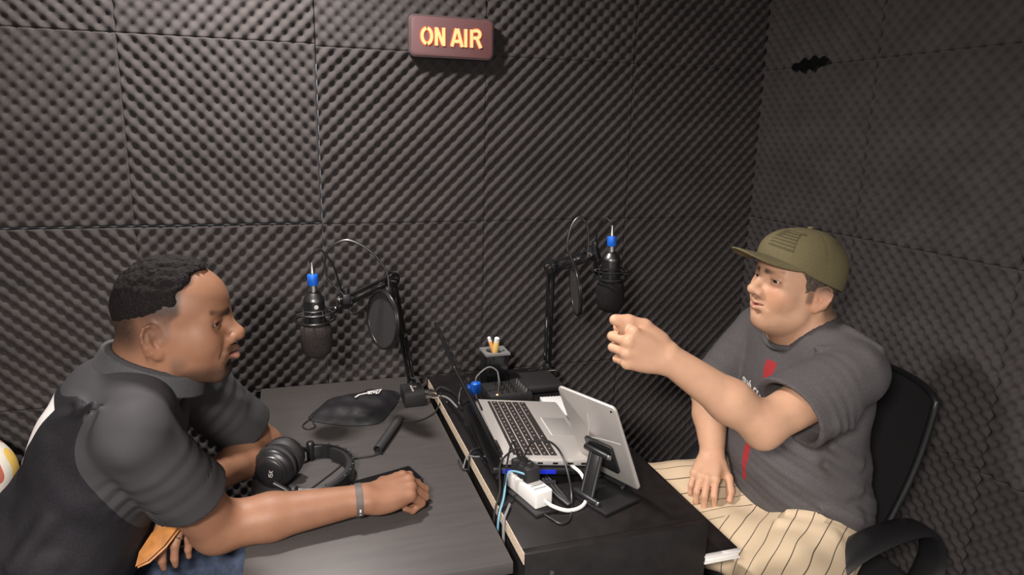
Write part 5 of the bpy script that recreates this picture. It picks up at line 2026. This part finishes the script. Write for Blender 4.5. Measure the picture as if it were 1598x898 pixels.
def sleeve_wrinkles(o_, d_, ang, seed, amp=0.0022):
    """soft wrinkles that run round a sleeve, strongest in the middle of it"""
    o_, d_ = V3(o_), V3(d_)

    def fn(X, Y, Z):
        t_ = (X - o_[0]) * d_[0] + (Y - o_[1]) * d_[1] + (Z - o_[2]) * d_[2]
        r_ = np.sqrt(np.maximum((X - o_[0]) ** 2 + (Y - o_[1]) ** 2 + (Z - o_[2]) ** 2 - t_ ** 2, 0))
        w_ = sstep(t_, 0.02, 0.06) * (1 - sstep(t_, 0.13, 0.17)) * (1 - sstep(r_, 0.09, 0.11))
        ph = t_ * 2 * PI / 0.034 + 2.2 * noise3((X, Y, Z), 22, seed, 8) + X * ang
        return amp * w_ * (np.sin(ph) ** 3) * (0.6 + 0.6 * noise3((X, Y, Z), 30, seed + 1, 8))
    return fn


F.warp(sleeve_wrinkles(rsh, dR, 30, 91))
F.warp(sleeve_wrinkles(lsh, dL, 30, 95))
# open sleeves and neck
F.sub(clip(cone(V3(rsh), V3(rsh) + dR * 0.30, 0.057, 0.063), hemR - dR * 0.05, -dR), 0.002)
F.sub(clip(cone(V3(lsh), V3(lsh) + dL * 0.30, 0.055, 0.058), hemL - dL * 0.05, -dL), 0.002)
nk_o = V3(N_) + V3((0.018, 0, 0.014))
nd = V3((0.36, 0, 0.93))
nd /= np.linalg.norm(nd)
F.sub(cone(nk_o, nk_o + nd * 0.12, 0.071, 0.080), 0.004)
F.sub(cone(nk_o + V3((0.06, 0, -0.035)), nk_o + V3((0.055, 0, 0.05)), 0.034, 0.05), 0.02)
P, Q = F.extract(1)
me = np_mesh('shirt', P, Q)
dr, tr_ = dist_cone(P, V3(rsh) + dR * 0.03, rel)
dl, tl_ = dist_cone(P, V3(lsh) + dL * 0.03, lel)
yk1, _ = dist_cone(P, V3(N_) + V3((-0.03, 0, 0.0)), V3(rsh) + V3((0.02, 0, 0.02)))
yk2, _ = dist_cone(P, V3(N_) + V3((-0.03, 0, 0.0)), V3(lsh) + V3((0.02, 0, 0.02)))
attr(me, 'charcoal', np.minimum(np.minimum(dr - 0.094, dl - 0.094), np.minimum(np.minimum(yk1 - 0.078, yk2 - 0.078), np.linalg.norm(P - V3(N_), axis=1) - 0.118)))
s_ = (P - V3(pel)) @ sp
back = (P - V3(bel)) @ TX
wd = np.abs(P[:, 1] - 1.285) - (0.072 - 0.25 * np.maximum(0, 0.42 - s_))
attr(me, 'print', np.maximum.reduce([wd, np.abs(s_ - 0.425) - 0.056, back + 0.03]))
shirt_l = link_mesh('shirt', me, M['shirt_l'], man_l, None, True, None)
# collar
Fc = Field([(-0.42, -0.12, 0.0026)], [(1.15, 1.42, 0.0026)], [(0.98, 1.20, 0.0026)])
co = nk_o - nd * 0.012
Fc.add(shell(clip(clip(cone(co, co + nd * 0.14, 0.080, 0.074), co + nd * 0.044, nd), co + nd * 0.004, -nd), cone(co - nd * 0.03, co + nd * 0.14, 0.0735, 0.0675)), 0.002)
Fc.add(shell(clip(clip(cone(co, co + nd * 0.14, 0.094, 0.066), co + nd * 0.042, nd), co + nd * 0.004, -nd), cone(co - nd * 0.03, co + nd * 0.14, 0.0915, 0.0590)), 0.003)
Fc.sub(cone(co + V3((0.085, 0, -0.03)), co + V3((0.10, 0, 0.10)), 0.012, 0.030), 0.006)
Fc.warp(lambda X, Y, Z: 0.0012 * noise3((X, Y, Z), 60, 31, 8))
P, Q = Fc.extract(1)
link_mesh('collar', np_mesh('collar', P, Q), M['collar_l'], shirt_l, None, True, None)

# jeans
F = Field([(-0.66, 0.04, 0.006)], [(1.05, 1.52, 0.006)], [(0.06, 0.70, 0.006)])
F.add(ell(pel, (0.130, 0.178, 0.125)), 0.04)
for s in (-1, 1):
    F.add(cone((-0.46, 1.285 + s * 0.09, 0.560), (-0.16, 1.285 + s * 0.105, 0.580), 0.100, 0.078), 0.03)
    F.add(cone((-0.16, 1.285 + s * 0.105, 0.580), (-0.09, 1.285 + s * 0.11, 0.10), 0.078, 0.062), 0.03)
    F.add(cone((-0.30, 1.285 + s * 0.08, 0.655), (-0.22, 1.285 + s * 0.02, 0.635), 0.008), 0.02)
F.warp(lambda X, Y, Z: 0.003 * noise3((X, Y, Z), 45, 41, 10))
P, Q = F.extract(1)
link_mesh('jeans', np_mesh('jeans', P, Q), M['jeans'], man_l, None, True, None)
for s in (-1, 1):
    b = MB()
    b.sphere((-0.055, 1.285 + s * 0.11, 0.038), (0.125, 0.045, 0.040))
    b.box((-0.055, 1.285 + s * 0.11, 0.012), (0.25, 0.085, 0.022), 0.009)
    b.build('shoe', M['black_matte'], man_l)

# wristband, ring and the leather strap
b = MB()
wb = relv + (rwrv - relv) * 0.955
wd_ = Vector(rwrv - relv).normalized()
a_, b_ = ortho(wd_)
vs, fs = [], []
n = 48
for k in range(n):
    t_ = 2 * PI * k / n
    rv = (Vector((0, 1, 0)) * math.cos(t_) * 0.0345 + Vector((0, 0, 1)) * math.sin(t_) * 0.0300)
    for h_, e_ in ((-0.0065, 0), (-0.0060, 0.0018), (0.0060, 0.0018), (0.0065, 0)):
        vs.append(Vector(wb) + wd_ * h_ + Vector((-0.18, 0, 0)) * 0 + rv * (1 + e_ / 0.03))
for k in range(n):
    for j in range(3):
        fs.append((k * 4 + j, ((k + 1) % n) * 4 + j, ((k + 1) % n) * 4 + j + 1, k * 4 + j + 1))
b.add(vs, fs)
wbo = b.build('wristband', M['band'], man_l)
b = MB()
for k, (t0, l0, w0) in enumerate(((-152, 5, 0.0042), (-166, 13, 0.0030))):
    pts = []
    for q in range(6):
        t_ = math.radians(t0 - l0 * q / 5)
        pts.append(Vector(wb) + Vector((0, 1, 0)) * math.cos(t_) * 0.0368 + Vector((0, 0, 1)) * math.sin(t_) * 0.0322)
    for p0, p1 in zip(pts, pts[1:]):
        dd = (p1 - p0)
        nn = wd_.cross(dd).normalized()
        hw = wd_ * w0 * 0.5
        b.add([p0 - hw, p0 + hw, p1 + hw, p1 - hw], [(0, 1, 2, 3)])
b.build('white_lettering', M['white_print'], wbo, smooth=False)

ringp = LL(0.086 + 0.030 * math.cos(0.6), -0.013, 0.002 - 0.030 * math.sin(0.6))
fdir = LL(math.cos(0.6), 0, -math.sin(0.6)) - LL(0, 0, 0)
MB().torus(ringp, Vector(fdir), 0.0098, 0.0016, 28, 8).build('ring', M['ring'], man_l)
tip = Vector(tipsL[0][0])
t = thing('leather_strap', 'tan leather strap held between the fingers below the elbow', 'strap', tip)
b = MB()
sa, sb = Vector((-0.232, 1.250, 0.800)), Vector((-0.288, 1.205, 0.755))
sdv = (sb - sa)
for off in (-0.004, 0.004):
    pts2 = [(0, -0.017), (0.35, -0.021), (0.75, -0.014), (1.0, 0.001), (0.8, 0.012), (0.4, 0.017), (0, 0.014)]
    fr_ = frame(sa, sdv, Vector((0.6, -0.45, -0.2)))
    b.prism([(x * sdv.length, y) for x, y in pts2], 0.0025, fr_ @ Matrix.Translation((0, 0, off)) @ Matrix.Rotation(off * 22, 4, 'X'), 0.0008)
b.build('strap_layer', M['leather'], t)

# ================================================================== the man in the grey shirt
yaw, pit = 3.10, 0.15
hx = (math.cos(yaw) * math.cos(pit), math.sin(yaw) * math.cos(pit), math.sin(pit))
hz = (-math.cos(yaw) * math.sin(pit), -math.sin(yaw) * math.sin(pit), math.cos(pit))
HR = Frame((1.116, 1.300, 1.160), hx, hz, 0.99)
N_ = (1.165, 1.305, 1.062)
lsh, rsh = (1.150, 1.130, 1.010), (1.165, 1.465, 1.012)
lel, lwr = (0.908, 1.100, 0.932), (0.706, 1.160, 1.074)
rel, rwr = (1.050, 1.500, 0.835), (1.000, 1.390, 0.712)
F = Field([(0.56, 0.74, 0.0025), (0.74, 0.84, 0.004), (0.84, 1.05, 0.0027), (1.05, 1.24, 0.0027), (1.24, 1.40, 0.008)],
          [(0.94, 1.10, 0.006), (1.10, 1.42, 0.0027), (1.42, 1.62, 0.006)],
          [(0.30, 0.62, 0.010), (0.62, 0.75, 0.0027), (0.75, 1.04, 0.005), (1.04, 1.32, 0.0027)])
add_head(F, HR, dict(nose_w=1.08, lips=0.8, face_w=0.98, jaw_w=1.0, double_chin=True, mouth_open=0.25, eye_open=0.52, chin_up=0.008, smile=0.0035, mouth_out=-0.005, chin_out=-0.013))
F.add(cone(HR.p((-0.022, 0, -0.01)), N_, 0.062, 0.070), 0.03)
F.add(cone(HR.p((0.015, 0, -0.07)), V3(N_) + V3((-0.03, 0, 0.0)), 0.045, 0.055), 0.03)
F.add(cone(N_, lsh, 0.058, 0.058), 0.03)
F.add(cone(N_, rsh, 0.058, 0.058), 0.03)
F.add(ell((1.18, 1.305, 0.90), (0.105, 0.160, 0.19)), 0.04)
F.add(ell((1.185, 1.305, 0.72), (0.130, 0.165, 0.16)), 0.04)
F.add(ell((1.215, 1.31, 0.58), (0.120, 0.170, 0.11)), 0.04)
F.add(cone(lsh, lel, 0.056, 0.043), 0.02)
F.add(cone(rsh, rel, 0.057, 0.046), 0.02)
lelv, lwrv = V3(lel), V3(lwr)
F.add(cone(lel, lelv + (lwrv - lelv) * 0.35, 0.042, 0.044), 0.022)
F.add(cone(lelv + (lwrv - lelv) * 0.35, lwr, 0.044, 0.0305), 0.02)
F.add(ell(lelv + V3((-0.004, -0.004, -0.026)), (0.020, 0.020, 0.018)), 0.03)
relv, rwrv = V3(rel), V3(rwr)
F.add(cone(rel, relv + (rwrv - relv) * 0.35, 0.044, 0.045), 0.018)
F.add(cone(relv + (rwrv - relv) * 0.35, rwr, 0.045, 0.029), 0.015)
hipL, kneL = (1.205, 1.205, 0.575), (0.880, 0.985, 0.535)
hipR, kneR = (1.205, 1.405, 0.575), (0.840, 1.440, 0.580)
for h_, k_, ft in ((hipL, kneL, (0.93, 1.02, 0.32)), (hipR, kneR, (0.85, 1.45, 0.32))):
    F.add(cone(h_, k_, 0.085, 0.058), 0.03)
    F.add(cone(k_, ft, 0.056, 0.050), 0.02)
# raised left fist, thumb on top
tipsF, LF = add_hand(F, lwr, (-0.945, 0.02, 0.33), ((0.33, 0.10, 0.94), (0.0, -1, 0.1)),
                     [(74, 98, 55), (76, 98, 55), (78, 98, 55), (82, 96, 50)],
                     [(0.84, 0.40, -0.16), (0.98, -0.02, -0.16), (0.98, -0.16, -0.16)], 1.07, tf=1.25)
# right hand resting on the thigh
tipsT, LT = add_hand(F, rwr, (-0.62, -0.62, -0.34), ((0.62, -0.78, 0.0), (-0.35, -0.2, 1)),
                     [(34, 38, 20), (28, 36, 20), (26, 36, 20), (26, 36, 18)],
                     [(0.65, 0.65, -0.40), (0.85, 0.3, -0.45), (0.95, 0.1, -0.3)], 0.94, spread=0.05)


def hl_right(x, ay, z):
    front = 0.028 + 0.02 * sstep(z, 0.03, 0.06)
    m = sstep(front - x, -0.003, 0.005) * sstep(z, 0.0, 0.03) * (1 - 0.0 * ay)
    side = sstep(0.022 - x, -0.002, 0.004) * sstep(x, 0.004, 0.008) * sstep(z, -0.022, -0.010) * (ay > 0.04) * 0.7
    nape = sstep(-0.03 - x, 0, 0.02) * sstep(z, -0.065, -0.03) * 0.8
    return np.maximum.reduce([m * 0.9, side, nape])


def beard_right(x, ay, z):
    st = 0.16 * sstep(-z, 0.045, 0.075) * (x > 0.01) * sstep(-ay, -0.075, -0.05)
    mu = 0.12 * sstep(x, 0.085, 0.09) * sstep(-z, 0.022, 0.028) * sstep(z, -0.038, -0.034) * (ay < 0.03)
    return np.maximum(st, mu)


man_r = person_mesh(F, HR, (1.0, 0.10, -0.10), [M['skin_r'], M['sclera_r'], M['iris'], M['pupil']],
                    lambda P: face_masks(P, HR, hl_right, beard_right, 0.0060, 0.85, 0.75, 0.52, -0.005))
tag(man_r, 'man in an olive cap and grey shirt raising his fist', 'person')

# short hair showing below the cap
Fh = Field([(1.00, 1.26, 0.0027)], [(1.19, 1.41, 0.0027)], [(1.09, 1.30, 0.0027)])
Fh.add(HR.ell((-0.004, 0, 0.045), (0.101, 0.0800, 0.092)), 0.005)
gx = (Fh.ax[0][:, None, None], Fh.ax[1][None, :, None], Fh.ax[2][None, None, :])
MT = HR.M / HR.s
lx = (gx[0] - HR.o[0]) * MT[0, 0] + (gx[1] - HR.o[1]) * MT[1, 0] + (gx[2] - HR.o[2]) * MT[2, 0]
ly_ = (gx[0] - HR.o[0]) * MT[0, 1] + (gx[1] - HR.o[1]) * MT[1, 1] + (gx[2] - HR.o[2]) * MT[2, 1]
lz_ = (gx[0] - HR.o[0]) * MT[0, 2] + (gx[1] - HR.o[1]) * MT[1, 2] + (gx[2] - HR.o[2]) * MT[2, 2]
c1n = noise3((lx, ly_, lz_ * 0.35), 520, 8, 12)
frn = 0.030 + 0.010 * sstep(lz_, 0.03, 0.05) + 0.003 * c1n
low = 0.022 + 0.004 * c1n - 0.05 * sstep(-lx, 0.025, 0.07)
low = np.where((lx > 0.004) & (lx < 0.026), low - 0.026, low)
Fh.v = np.maximum.reduce([Fh.v + 0.0014 * c1n, (lx - frn) * 0.8, (low - lz_) * 0.8, (lz_ - 0.066) * 0.9]).astype(np.float32)
P, Q = Fh.extract(0)
link_mesh('hair', np_mesh('hair', P, Q), M['hair_r'], man_r, None, True, None)


# cap
def cap_pt(ph, v, off=0.0):
    """ph: azimuth (0 = front, + = the wearer's left); v 0 at the band, 1 at the top"""
    c_, s_ = math.cos(ph), math.sin(ph)
    rx, ry, rz, zc = 0.113 + off, 0.0885 + off, 0.102 + off, 0.048
    zb = 0.043 + 0.026 * c_ - 0.004 * s_ * s_
    th0 = math.acos(max(-1, min(1, (zb - zc) / rz)))
    th = th0 * (1 - v)
    e = 0.86
    sn, cs = math.sin(th), math.cos(th)
    sn = abs(sn) ** e if sn > 0 else 0
    x = rx * c_ * sn - 0.004
    y = ry * s_ * sn
    z = zc + rz * (math.copysign(abs(cs) ** (0.92), cs))
    # panel seams
    g = 0
    for q in range(6):
        d = (ph - (PI / 6 + q * PI / 3) + PI) % (2 * PI) - PI
        g = max(g, math.exp(-(d * sn / 0.030) ** 2))
    k = 1 - 0.010 * g
    # front panel stands a little proud of the skull
    if c_ > 0:
        x += 0.012 * c_ * math.sin(PI * min(1, v * 1.25)) if v < 0.8 else 0
    return Vector(HR.p((x * k, y * k, 0.048 + (z - 0.048) * (1 - 0.004 * g))))


b = MB()
b.grid(lambda u, v: cap_pt(2 * PI * u, v * 0.998), 120, 40, True)
cp = b.build('cap', M['cap'], man_r, angle=80)
sm_ = cp.modifiers.new('thickness', 'SOLIDIFY')
sm_.thickness = 0.0022
sm_.offset = -1


def brim_pt(u, v):
    a = (u - 0.5) * 2
    ph = a * 1.12
    base = V3(HR.loc(np.array(cap_pt(ph, 0.015))))
    ext = 0.076 * (1 - abs(a) ** 2.6) ** 0.8
    x = base[0] + ext * v * (1 - 0.10 * abs(a))
    y = base[1] * (1 + 0.08 * v * (1 - abs(a)))
    arch = -0.020 * (abs(a) ** 1.7) * v * (1 - abs(a) ** 3)
    z = base[2] + arch + 0.006 * v * (1 - a * a) + 0.001
    return Vector(HR.p((x, y, z)))


b = MB()
b.grid(brim_pt, 48, 14)
br_ = b.build('brim', M['cap'], cp, angle=80)
sm_ = br_.modifiers.new('thickness', 'SOLIDIFY')
sm_.thickness = 0.0035
sm_.offset = 0
tp = cap_pt(0, 1.0)
MB().sphere(tp + Vector((0, 0, 0.002)), (0.0075, 0.0075, 0.0042), 16, 8).build('button', M['cap'], cp)
# olive flag patch: stripes and a canton
NB = 13
b = MB()
p0, p1, v0, v1 = 0.10, 0.80, 0.22, 0.64
for r_ in range(NB):
    for q in range(16):
        vv0, vv1 = v0 + (v1 - v0) * r_ / NB, v0 + (v1 - v0) * (r_ + 0.92) / NB
        pa, pb = p0 + (p1 - p0) * q / 16, p0 + (p1 - p0) * (q + 1) / 16
        b.m = 1 if (r_ % 2 == 0 or (r_ > 6 and q < 6)) else 0
        of = 0.0022 if b.m == 0 else 0.0014
        b.add([cap_pt(pa, vv0, of), cap_pt(pb, vv0, of), cap_pt(pb, vv1, of), cap_pt(pa, vv1, of)], [(0, 1, 2, 3)])
b.build('flag_patch', [M['cap'], M['cap_dark']], cp, smooth=False)
for ph in (0.9, 1.9, -0.9, -1.9):
    MB().torus(cap_pt(ph, 0.62, 0.001), cap_pt(ph, 0.62, 0.01) - cap_pt(ph, 0.62, 0), 0.003, 0.0008, 14, 6).build('eyelet', M['cap_dark'], cp)

# grey t-shirt
F = Field([(0.90, 1.42, 0.0036)], [(0.99, 1.62, 0.0036)], [(0.52, 1.15, 0.0036)])
dL = (V3(lel) - V3(lsh)) / np.linalg.norm(V3(lel) - V3(lsh))
dR = (V3(rel) - V3(rsh)) / np.linalg.norm(V3(rel) - V3(rsh))
hemL = V3(lsh) + dL * 0.185
hemR = V3(rsh) + dR * 0.175
F.add(cone(N_, V3(lsh) + V3((0.01, 0.004, 0)), 0.062, 0.070), 0.03)
F.add(cone(N_, V3(rsh) + V3((0.01, 0.0, 0)), 0.066, 0.072), 0.03)
F.add(ell((1.185, 1.305, 0.91), (0.126, 0.190, 0.19)), 0.045)
F.add(ell((1.180, 1.305, 0.74), (0.150, 0.192, 0.17)), 0.05)
F.add(ell((1.205, 1.305, 0.63), (0.155, 0.205, 0.12)), 0.04)
F.add(clip(cone(V3(lsh), V3(lsh) + dL * 0.26 + V3((0, 0, -0.012)), 0.072, 0.088), hemL, dL + V3((0, 0, -0.15))), 0.014)
F.add(clip(cone(V3(rsh), V3(rsh) + dR * 0.26, 0.066, 0.072), hemR, dR), 0.012)
for (a, b_, r_, k_) in (((1.05, 1.070, 0.985), (1.11, 1.065, 0.955), 0.005, 0.025), ((1.03, 1.045, 0.945), (1.10, 1.06, 0.925), 0.005, 0.025),
                        ((1.12, 1.125, 0.845), (1.20, 1.125, 0.79), 0.005, 0.03),
                        ((1.11, 1.125, 0.80), (1.20, 1.122, 0.73), 0.005, 0.03), ((1.06, 1.22, 0.84), (1.17, 1.125, 0.72), 0.006, 0.03),
                        ((1.05, 1.25, 0.73), (1.19, 1.12, 0.675), 0.006, 0.03), ((1.10, 1.12, 0.69), (1.20, 1.112, 0.66), 0.006, 0.03),
                        ((1.09, 1.18, 1.06), (1.15, 1.10, 1.06), 0.005, 0.02), ((1.17, 1.19, 1.10), (1.20, 1.11, 1.07), 0.005, 0.02),
                        ):
    F.add(cone(a, b_, r_), k_)
# hem: higher over the lap in front, lower at the sides
F.cut(lambda X, Y, Z: (0.600 + 0.34 * np.maximum(0, 1.14 - X) - 0.12 * np.maximum(0, X - 1.20)) - Z + 0 * Y, 0.005)
F.warp(lambda X, Y, Z: 0.0022 * noise3((X, Y, Z), 40, 51, 10) + 0.0006 * noise3((X, Y, Z), 105, 52, 10))
F.warp(sleeve_wrinkles(lsh, dL, -35, 101, 0.0024))
F.warp(sleeve_wrinkles(rsh, dR, -35, 105, 0.0020))
# slack folds that run down from the armpits across the belly
F.warp(lambda X, Y, Z: 0.0026 * sstep(0.90 - Z, 0.0, 0.10) * np.sin((Z * 0.9 + (X - 1.1) * 0.55) * 2 * PI / 0.062 + 1.6 * noise3((X, Y, Z), 17, 111, 8)) ** 3 * (0.5 + 0.7 * noise3((X, Y, Z), 20, 112, 8)))
F.sub(clip(cone(V3(lsh), V3(lsh) + dL * 0.26 + V3((0, 0, -0.012)), 0.060, 0.077), hemL - dL * 0.05, -dL), 0.002)
F.sub(clip(cone(V3(rsh), V3(rsh) + dR * 0.26, 0.056, 0.062), hemR - dR * 0.05, -dR), 0.002)
nk_o = V3(N_) + V3((-0.008, 0, -0.008))
nd = V3((-0.34, 0, 0.94))
nd /= np.linalg.norm(nd)
F.sub(cone(nk_o, nk_o + nd * 0.12, 0.078, 0.092), 0.004)
F.sub(cone(nk_o + V3((-0.035, 0, 0.0)), nk_o + V3((-0.06, 0, 0.05)), 0.050, 0.06), 0.015)
P, Q = F.extract(1)
me = np_mesh('shirt', P, Q)
zz = P[:, 2]
yc = 1.292 + 0.012 * np.clip((0.98 - zz) / 0.3, 0, 1)
wt = 0.0085 + 0.008 * sstep(zz, 0.93, 0.985) - 0.003 * sstep(zz, 0.99, 1.005)
wt = wt + 0.004 * np.sin(zz * 60)*0.5
tie = np.maximum.reduce([np.abs(P[:, 1] - yc) - wt, np.abs(zz - 0.838) - 0.155, P[:, 0] - 1.17])
attr(me, 'tie', tie)
shirt_r = link_mesh('shirt', me, M['shirt_r'], man_r, None, True, None)
# neck rib
na, nb = ortho(Vector(nd))
ring = []
for k in range(48):
    t_ = 2 * PI * k / 48
    dv = na * math.cos(t_) + nb * math.sin(t_)
    fr_k = max(0, -dv.x)
    ring.append(Vector(nk_o) + dv * (0.0805 + 0.006 * fr_k) + Vector(nd) * (0.015 - 0.014 * fr_k))
b = MB()
b.tube(ring, 0.0075, 10, closed=True)
b.build('neck_rib', M['rib_r'], shirt_r)
# lettering across the chest
fc = bpy.data.curves.new('lettering', 'FONT')
fc.body = 'qué co'
fc.size = 0.034
fc.offset = 0.0008
fc.resolution_u = 3
tmp = bpy.data.objects.new('lettering_tmp', fc)
COL.objects.link(tmp)
dg = bpy.context.evaluated_depsgraph_get()
tm = bpy.data.meshes.new_from_object(tmp.evaluated_get(dg))
bpy.data.objects.remove(tmp)
bpy.data.curves.remove(fc)
bmx = bmesh.new()
bmx.from_mesh(tm)
bmesh.ops.triangulate(bmx, faces=bmx.faces)
bmesh.ops.subdivide_edges(bmx, edges=[e for e in bmx.edges if e.calc_length() > 0.008], cuts=2)
bmx.to_mesh(tm)
bmx.free()
from mathutils.bvhtree import BVHTree
bv = BVHTree.FromPolygons([tuple(q) for q in P], [tuple(int(i) for i in q) for q in Q])
for v in tm.vertices:
    yy_, zz_ = 1.396 - v.co.x, 0.904 + v.co.y - 0.10 * v.co.x
    hit = bv.ray_cast(Vector((0.80, yy_, zz_)), Vector((1, 0, 0)))
    v.co = (hit[0] + Vector((-0.0012, 0, 0))) if hit[0] is not None else Vector((1.07, yy_, zz_))
tm.update()
link_mesh('lettering', tm, M['white_print'], shirt_r, None, False)

# pin-striped shorts
m = bpy.data.materials.new('beige_pinstripe')
nt, bs = nodes_of(m)
bs.inputs['Roughness'].default_value = 0.9
bs.inputs['Specular IOR Level'].default_value = 0.15
at = nt.nodes.new('ShaderNodeAttribute')
at.attribute_name = 'stripe'
fr_n = nt.nodes.new('ShaderNodeMath')
fr_n.operation = 'FRACT'
nt.links.new(at.outputs['Fac'], fr_n.inputs[0])
lt = nt.nodes.new('ShaderNodeMath')
lt.operation = 'LESS_THAN'
lt.inputs[1].default_value = 0.062
nt.links.new(fr_n.outputs[0], lt.inputs[0])
mx = nt.nodes.new('ShaderNodeMix')
mx.data_type = 'RGBA'
mx.inputs['A'].default_value = (0.62, 0.49, 0.335, 1)
mx.inputs['B'].default_value = (0.085, 0.058, 0.045, 1)
nt.links.new(lt.outputs[0], mx.inputs['Factor'])
nt.links.new(mx.outputs['Result'], bs.inputs['Base Color'])
M['shorts'] = m
F = Field([(0.70, 1.38, 0.0046)], [(0.90, 1.56, 0.0046)], [(0.42, 0.74, 0.0046)])
F.add(ell((1.215, 1.31, 0.585), (0.135, 0.190, 0.100)), 0.03)
dkl = V3(kneL) - V3(hipL)
dkr = V3(kneR) - V3(hipR)
F.add(clip(cone(hipL, V3(hipL) + dkl * 1.25, 0.104, 0.098), V3(hipL) + dkl * 1.12, dkl), 0.022)
F.add(clip(cone(hipR, V3(hipR) + dkr * 1.15, 0.104, 0.090), V3(hipR) + dkr * 0.98, dkr), 0.022)
F.add(cone((1.16, 1.30, 0.63), (1.06, 1.31, 0.60), 0.045, 0.03), 0.035)
F.add(ell((0.985, 1.255, 0.575), (0.165, 0.150, 0.055)), 0.06)
for a, b_ in (((1.06, 1.17, 0.668), (1.16, 1.12, 0.668)), ((1.03, 1.16, 0.655), (1.12, 1.09, 0.64))):
    F.add(cone(a, b_, 0.004), 0.03)
F.warp(lambda X, Y, Z: 0.0024 * noise3((X, Y, Z), 48, 61, 10))
for h_, d_, r_ in ((hipL, dkl, 0.083), (hipR, dkr, 0.080)):
    dn = d_ / np.linalg.norm(d_)
    F.sub(clip(cone(V3(h_) + d_ * 0.6, V3(h_) + d_ * 1.2, r_, r_), V3(h_) + d_ * 0.80, -dn), 0.003)
P, Q = F.extract(1)
me = np_mesh('shorts', P, Q)
u_all, dd_all = [], []
INS = 1
for h_, k_ in ((hipL, kneL), (hipR, kneR)):
    d_ = V3(k_) - V3(h_)
    d_ /= np.linalg.norm(d_)
    s_ = np.cross(d_, [0, 0, 1])
    s_ /= np.linalg.norm(s_)
    w_ = np.cross(s_, d_)
    r_ = P - V3(h_)
    lat_ = r_ @ s_
    ver_ = r_ @ w_
    inner = lat_ * (-1 if h_ is hipR else 1) * INS > 0
    u_all.append(np.where(inner, lat_, np.arctan2(lat_, ver_) * 0.096) / 0.034)
    dd_all.append(np.sqrt(lat_ ** 2 + ver_ ** 2))
wob = 0.07 * noise3((P[:, 0], P[:, 1], P[:, 2]), 70, 71, 8)
attr(me, 'stripe', np.where(dd_all[0] < dd_all[1], u_all[0], u_all[1] + 20.4) + wob + 40)
link_mesh('shorts', me, M['shorts'], man_r, None, True, None)
# lower legs end in shoes on the floor
for (x, y) in ((0.90, 1.02), (0.82, 1.45)):
    b = MB()
    b.tube(smooth_path([(x + 0.03, y, 0.34), (x + 0.02, y, 0.22), (x + 0.01, y, 0.10)], 5), [0.050] * 6 + [0.042] * 5, 14)
    b.build('sock', M['black_matte'], man_r)
    b = MB()
    b.sphere((x - 0.04, y, 0.040), (0.13, 0.046, 0.042))
    b.box((x - 0.04, y, 0.012), (0.26, 0.088, 0.022), 0.009)
    b.build('shoe', M['black_matte'], man_r)

# ------------------------------------------------------------------ printed bag on a low black table at the left edge
t = thing('side_table', 'small black side table behind the man in the black shirt', 'table', (-0.70, 1.80, 0))
MB().box((-0.74, 1.80, 0.565), (0.34, 0.36, 0.025), 0.004).build('table_top', M['black_matte'], t)
for sx in (-1, 1):
    for sy in (-1, 1):
        MB().box((-0.74 + sx * 0.14, 1.80 + sy * 0.15, 0.276), (0.03, 0.03, 0.552), 0.003).build('leg', M['black_matte'], t)
m = bpy.data.materials.new('printed_fabric')
nt, bs = nodes_of(m)
bs.inputs['Roughness'].default_value = 0.8
tc = nt.nodes.new('ShaderNodeTexCoord')
nz = nt.nodes.new('ShaderNodeTexNoise')
nz.inputs['Scale'].default_value = 6.5
nz.inputs['Detail'].default_value = 1
nt.links.new(tc.outputs['Object'], nz.inputs['Vector'])
cr = nt.nodes.new('ShaderNodeValToRGB')
cr.color_ramp.interpolation = 'CONSTANT'
cr.color_ramp.elements[0].color = (0.42, 0.10, 0.07, 1)
cr.color_ramp.elements[1].position = 0.44
cr.color_ramp.elements[1].color = (0.62, 0.58, 0.50, 1)
e = cr.color_ramp.elements.new(0.54)
e.color = (0.66, 0.44, 0.09, 1)
nt.links.new(nz.outputs['Fac'], cr.inputs['Fac'])
nt.links.new(cr.outputs['Color'], bs.inputs['Base Color'])
M['printed'] = m
F = Field([(-0.88, -0.54, 0.006)], [(1.64, 1.96, 0.006)], [(0.55, 0.88, 0.006)])
F.add(ell((-0.762, 1.80, 0.685), (0.100, 0.12, 0.100)), 0.02)
F.add(ell((-0.755, 1.80, 0.630), (0.085, 0.11, 0.05)), 0.03)
F.cut(lambda X, Y, Z: 0.5785 - Z + 0 * X + 0 * Y)
F.warp(lambda X, Y, Z: 0.004 * noise3((X, Y, Z), 50, 81, 8))
P, Q = F.extract(1)
o = link_mesh('printed_bag', np_mesh('printed_bag', P, Q), M['printed'], None, (-0.71, 1.80, 0.58), True, None)
tag(o, 'white, yellow and red printed bag at the left edge behind the man in black', 'bag')
